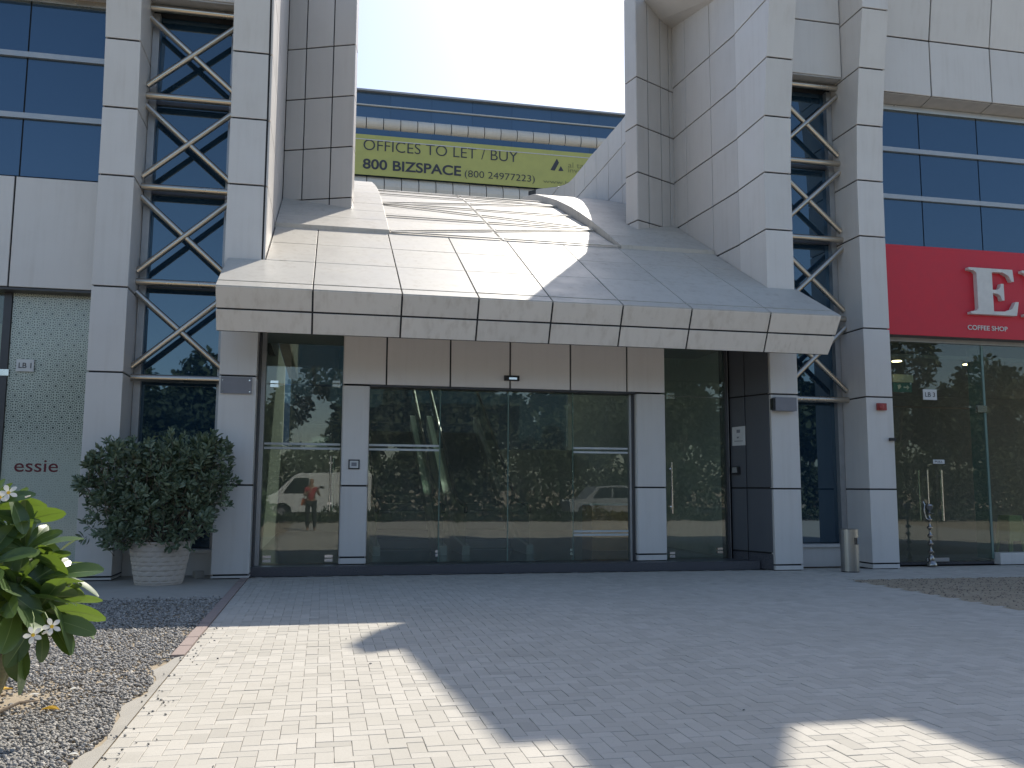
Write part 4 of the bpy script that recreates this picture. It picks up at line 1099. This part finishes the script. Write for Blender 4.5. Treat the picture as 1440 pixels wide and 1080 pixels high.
# sprigs inside the outline seen in the photograph
lobes = []
for px, py, rp in ((170, 665, 46), (150, 700, 38), (215, 668, 52), (262, 668, 50), (292, 650, 34), (215, 715, 52), (262, 715, 48), (180, 735, 40), (290, 700, 36), (305, 675, 22), (235, 690, 58), (165, 640, 20), (290, 632, 18), (130, 690, 20), (165, 762, 20), (310, 640, 14), (245, 645, 30), (205, 645, 26), (118, 684, 10), (137, 655, 12), (200, 757, 18), (240, 758, 16), (150, 745, 24), (275, 745, 26)):
    p = at_y(px, py, pyw-(.38 if py > 744 else 0)); lobes.append((p, rp/FPX*pyw*.76))
lv_, lf_ = [], []; tw = MB(); base = V((pxw, pyw, ph-.1))
for (c, r) in lobes:
    nspr = int(6+300*r*r)
    for _ in range(nspr):
        d = V(rng.normal(size=3)); d.normalize(); q = c + V((d.x, d.y*1.15, d.z))*r*(rng.uniform(.2, 1.15)**.5)*(1.0 if rng.uniform() > .13 else rng.uniform(1.1, 1.38))
        q.y += rng.uniform(-.08, .08)
        ax = ((q-base).normalized()*.8+V(rng.normal(size=3))*.35+V((0, 0, .3))).normalized()
        m = rng.integers(10, 15); tip = q+ax*.10; 
        pts_ = [q+ax*.13*(i/m)**.8 for i in range(m)]; dirs = []
        for i in range(m):
            o_ = V(rng.normal(size=3)); o_ = (o_-ax*o_.dot(ax)).normalized(); dirs.append(o_*.9+ax*(.15+1.1*i/m))
        leaf_cloud(pts_, dirs, .112, .038, lv_, lf_)
        if rng.uniform() < .6: tw.tube(q-ax*.16, tip, .005, 4, .002, False)
    tw.tube(base, c, .014, 6, .006, False)
me = bpy.data.meshes.new('foliage'); me.from_pydata([tuple(v) for v in lv_], [], lf_)
o = link('foliage', me, M['leaf'], shr); o.matrix_parent_inverse = Matrix.Translation(-shr.location); tag(o, kind='stuff')
sub('twigs', tw, M['bark'], shr)
# small concrete block beside the planter
p = at_z(280, 812); q = MB().box((-.07, -.05, 0), (.07, .06, .11)); o = q.build('concrete_block', M['concrete']); o.location = (p.x, p.y-.1, 0); o.rotation_euler.z = .5
tag(o, 'small broken concrete block on the ground beside the planter', 'block')

# ---------------- plumeria in the left foreground
YPL = 5.6
plu = thing('plumeria', at_z(-12, 985, -.01), 'frangipani plant with broad light green leaves and white flowers at left edge', 'plant')
def P_(px, py, dy=0.): return at_y(px, py, YPL+dy)
def leaf_mesh(L, W, curl, fold, seg=10):
    vs, fs = [], []
    for i in range(seg+1):
        t = i/seg; w_ = W*max(.06, (t/.64)**.85*(1 if t < .64 else 0) if t < .64 else math.sqrt(max(0, 1-((t-.64)/.37)**2)))
        z = -curl*L*t*t
        for j in (-1, -.5, -.055*(1.2-t), .055*(1.2-t), .5, 1): vs.append((j*w_/2, t*L, z+fold*abs(j)*w_/2+.008*L*math.sin(9*t+3*j)*abs(j)))
    for i in range(seg):
        for j in range(5): k = i*6+j; fs.append((k, k+1, k+7, k+6))
    me = bpy.data.meshes.new('leaf'); me.from_pydata(vs, [], fs); me.polygons.foreach_set('use_smooth', [True]*len(fs)); me.materials.append(M['plumeria']); me.materials.append(M['midrib'])
    for i, p in enumerate(me.polygons):
        if i % 5 == 2: p.material_index = 1
    return me
LM = [leaf_mesh(1, .40, .16, .25), leaf_mesh(1, .37, .30, .15), leaf_mesh(1, .42, .06, .32), leaf_mesh(1, .38, .5, .12)]
rib = bpy.data.meshes.new('midrib'); rib.from_pydata([(-.012, .0, .004), (.012, 0, .004), (.006, .9, .004), (-.006, .9, .004)], [], [(0,1,2,3)])
def put_leaf(p, d, L, me, twist=0.0):
    d = V(d).normalized(); up_ = V((0, 0, 1))
    if abs(d.z) > .93: up_ = V((0, -1, .2))
    x = d.cross(up_).normalized(); z = x.cross(d)
    Rm = Matrix((x, d, z)).transposed().to_4x4() @ Matrix.Rotation(twist, 4, 'Y')
    o = link('leaf', me, None, plu); o.matrix_parent_inverse = Matrix.Translation(-plu.location)
    o.matrix_basis = Matrix.Translation(p) @ Rm @ Matrix.Scale(L, 4); return o
S = YPL/FPX
heads = [((20, 838), -.12, 24, .36), ((66, 800), .18, 18, .32), ((12, 745), .12, 18, .31), ((-14, 715), -.05, 14, .24), ((52, 862), -.05, 16, .33), ((-25, 800), -.2, 14, .36), ((74, 850), .25, 14, .30), ((-15, 880), .1, 12, .34), ((36, 775), .02, 16, .31), ((58, 838), .1, 14, .30)]
stems = MB()
root = plu.location.copy()
for (hp_, dy, n, L) in heads:
    c = P_(*hp_, dy)
    mid = root.lerp(c, .55)+V((-.05, 0, .03))
    stems.path([root, root.lerp(mid, .6)+V((.02, 0, .02)), mid, c-V((0, 0, .02))], [.036, .032, .026, .016], 10)
    for i in range(n):
        a = i*2.39996+rng.uniform(-.2, .2); t = (i+.5)/n
        el = math.radians(80-118*t+rng.uniform(-14, 14))
        d = V((math.cos(a)*math.cos(el), math.sin(a)*math.cos(el), math.sin(el)))
        put_leaf(c+V((0, 0, .06*(1-t)-.03)), d, L*rng.uniform(.72, 1.1)*(.72+.28*min(1, t*2.2)), LM[int(rng.integers(0, 4))], rng.uniform(-1.15, 1.15))
# a few leaves placed where the photograph shows them
for (px, py, qx, qy, L, tw_) in ((55, 815, 140, 792, .40, .6), (60, 835, 122, 900, .36, -.2), (50, 850, 107, 912, .34, .3), (20, 860, 22, 960, .46, .2), (12, 855, 62, 958, .46, -.3), (55, 870, 68, 925, .26, 0), (10, 690, 40, 745, .3, .2), (0, 700, -20, 655, .3, 0), (0, 712, 14, 684, .2, .4), (20, 740, 50, 722, .2, 0)):
    a, c = P_(px, py, -.05), P_(qx, qy, -.12); put_leaf(a, c-a, (c-a).length, LM[0 if tw_ > 0 else 1], tw_)
sub('stem', stems, M['stem'], plu, True)
def flower(px, py, dy, face, sc=1.0):
    c = P_(px, py, dy); n = V(face).normalized()
    x = n.orthogonal().normalized(); y_ = n.cross(x)
    hub = MB().lathe([(.004, -.004), (.0095, .003), (.004, .008)], (0, 0, 0), 10)
    h = hub.build('flower', M['petalheart'], None, True); h.parent = plu; h.matrix_parent_inverse = Matrix.Translation(-plu.location)
    h.matrix_basis = Matrix.Translation(c) @ Matrix((x, y_, n)).transposed().to_4x4()
    vs, fs = [], []
    Lp, Wp = .040*sc, .028*sc
    for i in range(6):
        t = i/5; w_ = Wp*(math.sin(math.pi*(t*.93+.05))**.7)*(.5+.6*t) if i else .006
        for j in (-1, 0, 1): vs.append((j*w_/2+.2*w_*0, .004+t*Lp, .004*math.sin(t*3)+.10*w_*j+.003*t))
    for i in range(5):
        for j in range(2): k = i*3+j; fs.append((k, k+1, k+4, k+3))
    pm = bpy.data.meshes.new('petal'); pm.from_pydata(vs, [], fs); pm.polygons.foreach_set('use_smooth', [True]*len(fs)); pm.materials.append(M['petal'])
    for i in range(5):
        o = link('petal', pm, None, h); o.rotation_euler.z = 2*math.pi*i/5+.3
    return h
flower(46.5, 893, -.52, (.15, -1, .25), 1.05); flower(73, 881, -.52, (.3, -1, .3), 1.05); flower(12, 693, -.42, (.2, -1, .5), 1.1); flower(0, 700, -.42, (-.2, -1, .5), 1.1)
stk = MB()
for a, c in (((45, 858), (46.5, 893)), ((50, 857), (73, 881))):
    A, B = P_(*a, -.3), P_(*c, -.50); stk.path([A, (A+B)/2+V((.01, -.02, .03)), B], [.003, .003, .003], 6)
sub('flower_stalk', stk, M['midrib'], plu)
bd = MB()
for px, py in ((62, 890), (38, 698), (64, 888)):
    p = P_(px, py, -.5); bd.tube(p-V((.008, 0, .004)), p+V((.018, -.01, .004)), .005, 6, .003)
sub('flower_bud', bd, M['petal'], plu)
# fallen things on the gravel
def flat_leaf(px, py, L, W, ang, mat, name, label, cat, curl=.2):
    p = at_z(px, py, .012); vs, fs = [], []
    for i in range(7):
        t = i/6; w_ = W*math.sin(math.pi*(t*.94+.03))**.8
        for j in (-1, 0, 1): vs.append((t*L-L/2, j*w_/2, curl*abs(j)*w_+.02*math.sin(t*3)*L*2))
    for i in range(6):
        for j in range(2): k = i*3+j; fs.append((k, k+1, k+4, k+3))
    o = link(name, mesh(name, vs, fs, True), mat, None, p); o.rotation_euler.z = ang; return tag(o, label, cat)
flat_leaf(71, 998, .115, .045, -.25, M['yellowleaf'], 'fallen_leaf', 'curled bright yellow leaf lying on the gravel', 'leaf', .4)
flat_leaf(2, 972, .16, .10, .9, M['yellowleaf'], 'fallen_leaf', 'broad pale yellow leaf at the foot of the frangipani', 'leaf', .2)
flat_leaf(48, 977, .07, .03, .2, M['petal'], 'fallen_petal', 'white fallen petal on the sand behind the yellow leaf', 'petal')
flat_leaf(67, 1058, .06, .028, 1.4, M['petal'], 'fallen_petal', 'white fallen petal standing up on the gravel in front', 'petal')
flat_leaf(104, 969, .05, .04, .5, M['petal'], 'fallen_petal', 'small white fallen petal right of the sand patch', 'petal')
flat_leaf(103, 1061, .05, .03, .1, M['petal'], 'fallen_petal', 'small white fallen petal near the concrete edge', 'petal')
p0, p1 = at_z(-6, 1003, .02), at_z(55, 985, .02)
o = MB().path([p0, (p0+p1)/2+V((0, .02, .02)), p1], [.012, .010, .004], 7).build('dry_twig', M['bark'], None, True); tag(o, 'dry brown twig lying on the sand under the frangipani', 'twig')

# ================================================================== FAR BUILDING AND BANNER
YB = 62.0
far = thing('office_block', (20, YB, 0), 'long blue glass office block with pale curved sill bands behind the canopy', 'building')
fz = lambda px, py: at_y(px, py, YB).z
Zt = fz(690, 144.5); Zl1 = fz(690, 163); Zs1 = fz(690, 178); Zs0 = fz(690, 195); Zb1 = fz(690, 211); Zb0 = fz(690, 258.5); 
x0f, x1f = -11.0, 75.0
sub('wall', MB().box((x0f, YB+.4, -.05), (x1f, YB+18, Zt-.2)), M['core'], far)
def farglass(z0_, z1_):
    x = x0f
    while x < x1f: sub('pane', MB().box((x+.006, YB+.2, z0_), (x+2.994, YB+.35, z1_)), M['farglass'], far); x += 3.0
farglass(Zs1-.1, Zl1); farglass(Zl1+.06, Zt); farglass(Zb1-3.2, Zs0+.1)
sub('coping', MB().box((x0f, YB-.1, Zt), (x1f, YB+18, Zt+.13)), M['alu'], far)
sub('rail', MB().box((x0f, YB+.05, Zl1-.01), (x1f, YB+.22, Zl1+.06)), M['cable'], far)
def sill_band(zc_, r, step, x_start):
    seg = 10; x = x_start
    prof_ = [(YB+.35-math.cos(math.pi*i/seg-math.pi/2)*r*.9, zc_+math.sin(math.pi*i/seg-math.pi/2)*r) for i in range(seg+1)]
    vs = [(0, y-YB, z) for y, z in prof_]+[(step-.06, y-YB, z) for y, z in prof_]
    n = seg+1; fs = [(i, i+1, n+i+1, n+i) for i in range(seg)]+[tuple(range(n)), tuple(range(2*n-1, n-1, -1))]
    me = mesh('sill_panel', vs, fs); me.materials.append(M['farwhite'])
    while x < x1f:
        o = link('sill_panel', me, None, far, (x, YB, 0)); o.matrix_parent_inverse = Matrix.Translation(-far.location); x += step
    sub('sill_core', MB().box((x0f, YB+.30, zc_-r*.9), (x1f, YB+.39, zc_+r*.9)), M['joint'], far)
st = at_y(586, 180, YB).x-at_y(562, 180, YB).x
sill_band((Zs0+Zs1)/2, (Zs1-Zs0)/2, st, at_y(466.5, 170, YB).x-7*st)
Zc1, Zc0 = Zb0-.05, Zb0-1.75
sill_band((Zc0+Zc1)/2, (Zc1-Zc0)/2, st, at_y(466.5, 250, YB).x-7*st)
sub('pane', MB().box((x0f, YB+.2, 2), (x1f, YB+.35, Zc0)), M['farglass'], far)
YN = YB-.45
ban = thing('banner', (at_y(690, 262, YN).x, YN, Zb0), 'olive green letting banner with dark lettering on the far office block', 'banner')
bx0, bx1 = at_y(380, 250, YN).x, at_y(935, 250, YN).x
zb = lambda px, py: at_y(px, py, YN).z
zn1, zn0 = zb(690, 204), zb(690, 259)
sub('sheet', MB().box((bx0, YN, zn0), (bx1, YN+.05, zn1)), M['banner'], ban)
def btext(s, px0, pyb, px1, pyt, mat, off=0.0):
    p = at_y(px0, pyb, YN-.01); w_ = at_y(px1, pyb, YN-.01).x-p.x; h_ = at_y(px0, pyt, YN-.01).z-p.z
    o = fit_text('lettering', s, V((p.x, YN-.02, p.z)), w_, h_, mat, None, .005, off); bpy.context.view_layer.update(); split_letters(o, ban)
btext('OFFICES TO LET / BUY', 511, 210.5, 728, 195.5, M['bannerink'], -.008)
btext('800 BIZSPACE', 510, 237, 648.5, 222.5, M['bannerink'], .022)
btext('(800 24977223)', 653.5, 251.5, 752, 239, M['bannerink'], -.006)
btext('al tamimi', 799, 235.5, 846, 228, M['bannerpale'], -.01); btext('investments', 799, 242.5, 856, 236, M['bannerpale'], -.01)
btext('www.bizspace', 764, 258.5, 836, 252, M['bannerpale'], -.005)
def bq(pts_): 
    return MB().prism([V((at_y(*q, YN).x, YN-.005, at_y(*q, YN).z)) for q in pts_], (0, -.012, 0))
sub('emblem', bq(((774, 239), (780, 240), (786, 229), (783, 223))), M['bannerink'], ban); sub('emblem', bq(((785, 240.5), (792.5, 240.5), (788.5, 233.5))), M['bannerink'], ban)
for f_ in (.865,):
    z = zn0+(zn1-zn0)*f_; sub('seam', MB().box((bx0, YN-.03, z), (bx1, YN-.003, z+(.07 if f_ > .5 else .04))), M['cable'], ban)

# ================================================================== BEHIND THE CAMERA (seen in the glass)
def crown(mesh_name, c, r, n, L, W, seed):
    rg = np.random.default_rng(seed); vs, fs = [], []
    lobes = [(np.array(c)+rg.normal(size=3)*np.array(r)*.45, np.array(r)*rg.uniform(.35, .6)) for _ in range(9)]
    for _ in range(n):
        lc, lr = lobes[rg.integers(0, 9)]; d = rg.normal(size=3); d /= np.linalg.norm(d); p = lc+d*lr*rg.uniform(.5, 1)**.5
        leaf_cloud([p], [rg.normal(size=3)+np.array([0, 0, -.3])], L, W, vs, fs)
    me = bpy.data.meshes.new(mesh_name); me.from_pydata([tuple(v) for v in vs], [], fs); me.materials.append(M['treeleaf']); return me
cm = [crown('crown', (0, 0, 3.5), (2.6, 2.4, 2.4), 5200, .36, .2, 1), crown('crown', (0, 0, 4.6), (2.9, 2.6, 3.0), 6200, .36, .2, 2)]
def trunk_mesh(h, r):
    mb = MB().path([(0,0,-.1),(.05,.03,h*.4),(-.04,.05,h*.75),(.0,0,h)], [r, r*.8, r*.6, r*.3], 9)
    for k in range(5):
        a = k*1.3; mb.path([(0, .03, h*.55+.08*k), (math.cos(a)*.7, math.sin(a)*.7, h*.85), (math.cos(a)*1.3, math.sin(a)*1.3, h*1.15)], [r*.45, r*.3, r*.12], 6)
    me = mesh('trunk', mb.v, mb.f); me.materials.append(M['bark']); return me
tms = [trunk_mesh(3.4, .16), trunk_mesh(4.5, .2)]
def tree(x, y, kind, sc, rot, label):
    r = thing('tree', (x, y, -.04), label, 'tree', 'trees across the road'); r.rotation_euler.z = rot; r.scale = (sc, sc, sc)
    link('trunk', tms[kind], None, r); link('crown', cm[kind], None, r); return r
spots = [(-19, -23, 1, 1.1), (-14.5, -25, 0, 1.3), (-11, -22, 1, 1.0), (-7, -24, 0, 1.35), (-3.4, -26, 1, .9), (2.0, -22.5, 1, 1.15), (5.0, -24, 1, 1.25), (8.2, -23, 0, 1.45), (14.8, -24, 0, 1.35), (18.5, -22, 1, 1.2), (23, -24, 1, 1.3), (27.5, -22, 0, 1.5), (33, -25, 1, 1.3), (38, -23, 1, 1.35), (43.5, -24, 1, 1.2), (49, -25, 0, 1.5), (-25, -24, 1, 1.25)]
names = ['second', 'third', 'fourth', 'fifth', 'sixth', 'seventh', 'eighth', 'ninth', 'tenth', 'eleventh', 'twelfth', 'thirteenth', 'fourteenth', 'fifteenth', 'sixteenth', 'seventeenth']
order = sorted(range(len(spots)), key=lambda i: spots[i][0])
for rank, i in enumerate(order):
    x, y, kd, sc = spots[i]
    w_ = 'westernmost' if rank == 0 else ('easternmost' if rank == len(order)-1 else names[rank-1]+' from the left')
    lab = ('leftmost leafy tree of the row across the road' if rank == 0 else 'rightmost leafy tree of the row across the road' if rank == len(order)-1 else f'leafy tree across the road, {names[rank-1]} from the left')
    tree(x, y, kd, sc, rng.uniform(0, 6), lab)
# dense shrubbery under the trees
hv2, hf2 = [], []
rg2 = np.random.default_rng(11)
for _ in range(46000):
    x = rg2.uniform(-34, 62); top = 3.7+.8*math.sin(x*.55+1)+.6*math.sin(x*1.35)+.4*math.sin(x*3.1)
    z = rg2.uniform(0, 1)**.8*max(2.2, top)
    leaf_cloud([(x, rg2.uniform(-22.5, -16.4-.4*z), z)], [rg2.normal(size=3)+np.array([0, 0, .1])], .34, .17, hv2, hf2)
me = bpy.data.meshes.new('shrubbery'); me.from_pydata([tuple(v) for v in hv2], [], hf2)
tag(link('shrubbery', me, M['treeleaf']), 'dense dark green shrubbery under the trees across the road', None, None, 'stuff')
# palms
def palm(x, y, h, label):
    r = thing('palm_tree', (x, y, -.04), label, 'palm', 'palms across the road')
    mb = MB().path([(0,0,-.1),(.06,0,h*.5),(0,.05,h)], [.2, .16, .14], 10)
    me = mesh('trunk', mb.v, mb.f); me.materials.append(M['bark']); link('trunk', me, None, r)
    vs, fs = [], []
    for k in range(26):
        a = k*2.4; el = math.radians(rng.uniform(-15, 75)); L = rng.uniform(1.8, 2.4); prev = V((0, 0, h))
        for s_ in range(9):
            t = (s_+1)/9; el2 = el-1.4*t*t
            q = prev+V((math.cos(a)*math.cos(el2), math.sin(a)*math.cos(el2), math.sin(el2)))*L/9
            dd = (q-prev).normalized(); sd = dd.cross(V((0,0,1))).normalized()
            for sg in (-1, 1):
                for m in (0, .5):
                    b0 = prev.lerp(q, m); tip = b0+sd*sg*.45*(1-.6*abs(t-.5))+dd*.25-V((0,0,.12)); k2 = len(vs)
                    vs += [b0-dd*.018, b0+dd*.018, tip]; fs.append((k2, k2+1, k2+2))
            prev = q
    me = bpy.data.meshes.new('fronds'); me.from_pydata([tuple(v) for v in vs], [], fs); me.materials.append(M['treeleaf']); link('fronds', me, None, r)
palm(-8.4, -21, 4.6, 'short date palm with drooping fronds across the road on the left'); palm(11.8, -22, 4.2, 'shorter date palm across the road on the right')
# hedge of low plants
hv, hf = [], []
rg = np.random.default_rng(5)
for _ in range(12000):
    x = rg.uniform(-26, 46); hgt = .35+.22*math.sin(x*1.7)+.12*math.sin(x*4.3)
    p = (x, rg.uniform(-8.6, -7.1), rg.uniform(0, max(.15, hgt)))
    leaf_cloud([p], [rg.normal(size=3)+np.array([0, 0, .6])], .22, .08, hv, hf)
me = bpy.data.meshes.new('hedge'); me.from_pydata([tuple(v) for v in hv], [], hf)
tag(link('hedge', me, M['treeleaf']), 'low green planting along the far edge of the forecourt', None, None, 'stuff')
# white van
def vehicle(name, x, y, prof, wid, label, cat, wheels, wr, wins, mat):
    r = thing(name, (x, y, -.04), label, cat)
    mb = MB(); n = len(prof); ins = .06
    def ring(yy, k): return [V((x+px_, y+yy, z-.04 if True else z)) for px_, z in k]
    inner = [(px_*.985, z if z < 1.0 else z-.02) for px_, z in prof]
    A = [V((x+px_, y-wid/2, z-.04)) for px_, z in inner]; B = [V((x+px_, y-wid/2+ins, z-.04)) for px_, z in prof]
    C = [V((x+px_, y+wid/2-ins, z-.04)) for px_, z in prof]; Dd = [V((x+px_, y+wid/2, z-.04)) for px_, z in inner]
    vs = A+B+C+Dd; fs = [tuple(range(n)), tuple(range(4*n-1, 3*n-1, -1))]
    for k in range(3): fs += [(k*n+i, k*n+(i+1) % n, (k+1)*n+(i+1) % n, (k+1)*n+i) for i in range(n)]
    mb.add(vs, fs); sub('body', mb, mat, r)
    for wx in wheels:
        for sy in (-1, 1):
            yy = y+sy*(wid/2-.10)
            wh = sub('wheel', MB().tube((x+wx, yy-.10*1, wr-.04), (x+wx, yy+.115*1, wr-.04), wr, 22), M['rubber'], r)
            rim_ = MB().tube((x+wx, yy+sy*.105, wr-.04), (x+wx, yy+sy*.125, wr-.04), wr*.6, 16); o = sub('rim', rim_, M['alu'], r)
    for q in wins:
        for sy in (-1, 1):
            pts_ = [V((x+a_, y+sy*(wid/2+.002), z-.04)) for a_, z in q]; sub('side_window', MB().prism(pts_, (0, sy*.006, 0)), M['carglass'], r)
    for sy in (-1, 1):
        sub('headlight', MB().box((x+prof[0][0]-.03, y+sy*wid*.36-.14, .68), (x+prof[0][0]+.06, y+sy*wid*.36+.14, .86)), M['paper'], r)
    return r
vanprof = [(-2.45, .35), (-2.5, .75), (-2.35, 1.0), (-1.75, 1.22), (-1.05, 2.0), (-.7, 2.14), (2.35, 2.18), (2.5, 2.05), (2.52, .45), (2.4, .32), (1.9, .32), (1.85, .58), (1.6, .76), (1.35, .76), (1.1, .58), (1.05, .32), (-1.05, .32), (-1.1, .58), (-1.35, .76), (-1.65, .76), (-1.9, .58), (-1.95, .32)]
vehicle('parked_van', -.3, -12.3, vanprof, 1.85, 'white panel van parked beyond the planting, mirrored in the left glass door', 'van', (-1.5, 1.5), .33, [[(-1.45, 1.18), (-.98, 1.9), (-.30, 1.9), (-.30, 1.18)]], M['carwhite'])
carprof = [(-2.2, .35), (-2.25, .8), (-1.4, .95), (-.8, 1.55), (.9, 1.6), (1.7, 1.0), (2.15, .95), (2.2, .4), (1.75, .32), (1.7, .55), (1.4, .7), (1.1, .55), (1.05, .32), (-1.05, .32), (-1.1, .55), (-1.4, .7), (-1.7, .55), (-1.75, .32)]
vehicle('parked_car', 14.2, -13, carprof, 1.75, 'silver saloon car parked beyond the planting on the right', 'car', (-1.4, 1.4), .32, [[(-1.0, 1.0), (-.7, 1.48), (0, 1.5), (0, 1.0)], [(.06, 1.0), (.06, 1.5), (.8, 1.5), (1.3, 1.0)]], simple('silver_paint', (.34, .35, .36), .3))

# ---------------- the person taking the picture (mirrored in the door)
def skinned(name, chain, radii, mat, parent, loc, sub_=2, edges=None):
    me = bpy.data.meshes.new(name); ed = edges or [(i, i+1) for i in range(len(chain)-1)]
    me.from_pydata([tuple(c) for c in chain], ed, []); o = link(name, me, mat, parent)
    o.matrix_parent_inverse = Matrix()
    md = o.modifiers.new('skin', 'SKIN'); md.use_smooth_shade = True
    sv = me.skin_vertices[0].data
    for i, r in enumerate(radii):
        sv[i].radius = (r, r) if not isinstance(r, tuple) else r
        sv[i].use_root = (i == 0)
    ss = o.modifiers.new('sub', 'SUBSURF'); ss.levels = sub_; ss.render_levels = sub_
    return o
PX, PY = -.36, -.42
per = thing('person', (PX, PY, 0), 'person in a red top and black trousers holding up a phone to take the picture', 'person')
# body: pelvis root, spine, neck, head, arms, legs
J = [(0,0,.95),(0,0,1.15),(0,0,1.36),(0,.01,1.47),(0,.02,1.57),(0,.02,1.66),(0,.03,1.72),
     (-.17,0,1.38),(-.24,.06,1.14),(-.06,.24,1.30),(.17,0,1.38),(.27,.08,1.15),(.22,.27,1.33),
     (-.10,0,.90),(-.11,.02,.50),(-.11,-.02,.08),(-.12,.12,.03),(.10,0,.90),(.11,.02,.50),(.12,-.02,.08),(.14,.12,.03)]
E_ = [(0,1),(1,2),(2,3),(3,4),(4,5),(5,6),(2,7),(7,8),(8,9),(2,10),(10,11),(11,12),(0,13),(13,14),(14,15),(15,16),(0,17),(17,18),(18,19),(19,20)]
Rr_ = [.14,.125,.12,.05,.075,.088,.05,.055,.042,.03,.055,.042,.03,.085,.06,.042,.035,.085,.06,.042,.035]
skinned('body', J, Rr_, M['skin'], per, None, 2, E_)
skinned('top', [(0,0,.93),(0,0,1.15),(0,0,1.37),(-.17,0,1.385),(-.215,.03,1.25),(.17,0,1.385),(.225,.04,1.25)], [.155,.14,.135,.07,.058,.07,.058], M['shirt'], per, None, 2, [(0,1),(1,2),(2,3),(3,4),(2,5),(5,6)])
skinned('trousers', [(0,0,.96),(-.10,0,.88),(-.11,.02,.50),(-.11,-.015,.10),(.10,0,.88),(.11,.02,.50),(.12,-.015,.10)], [.150,.105,.075,.058,.105,.075,.058], M['trouser'], per, None, 2, [(0,1),(1,2),(2,3),(0,4),(4,5),(5,6)])
skinned('hair', [(0,-.03,1.72),(0,-.06,1.64),(-.02,-.08,1.5),(-.05,-.09,1.36)], [.088,.09,.06,.04], M['hair'], per, None, 2)
for sx, wr_ in ((-1, (-.06,.24,1.30)), (1, (.22,.27,1.33))):
    w0 = V(wr_); tgt = V((.26, .30, 1.40)); ax = (tgt-w0).normalized()
    for k in range(4):
        off = V((0, -.012+.008*k, .022-.016*k)); skinned('finger', [w0+off*.4, w0+ax*.05+off, w0+ax*.085+off+V((0,.008,.006)), w0+ax*(.10-.006*abs(k-1))+off+V((0,-.006,.012))], [.014,.010,.009,.007], M['skin'], per, None, 1)
    skinned('thumb', [w0, w0+V((.02*-sx,-.025,.02)), w0+ax*.05+V((.02*-sx,-.03,.03))], [.015,.011,.009], M['skin'], per, None, 1)
ph_ = MB().box((.27, .30, 1.375), (.42, .308, 1.452)).build('phone', M['black']); ph_.location = per.location
tag(ph_, 'black phone held out sideways in the hands of the person', 'phone')
bag = thing('shoulder_bag', (PX, PY, 0), 'tan shoulder bag hanging at the hip of the person', 'bag')
sub('bag_body', MB().prism([(PX-.34,PY-.08,.80),(PX-.12,PY-.08,.80),(PX-.13,PY-.08,1.04),(PX-.32,PY-.08,1.04)], (0,.10,0)), M['bagcloth'], bag)
sub('strap', MB().path([(PX-.14,PY,1.03),(PX-.155,PY,1.30),(PX-.10,PY,1.47),(PX-.02,PY-.14,1.40),(PX-.26,PY-.1,1.03)], [.012]*5, 6), M['bagcloth'], bag)
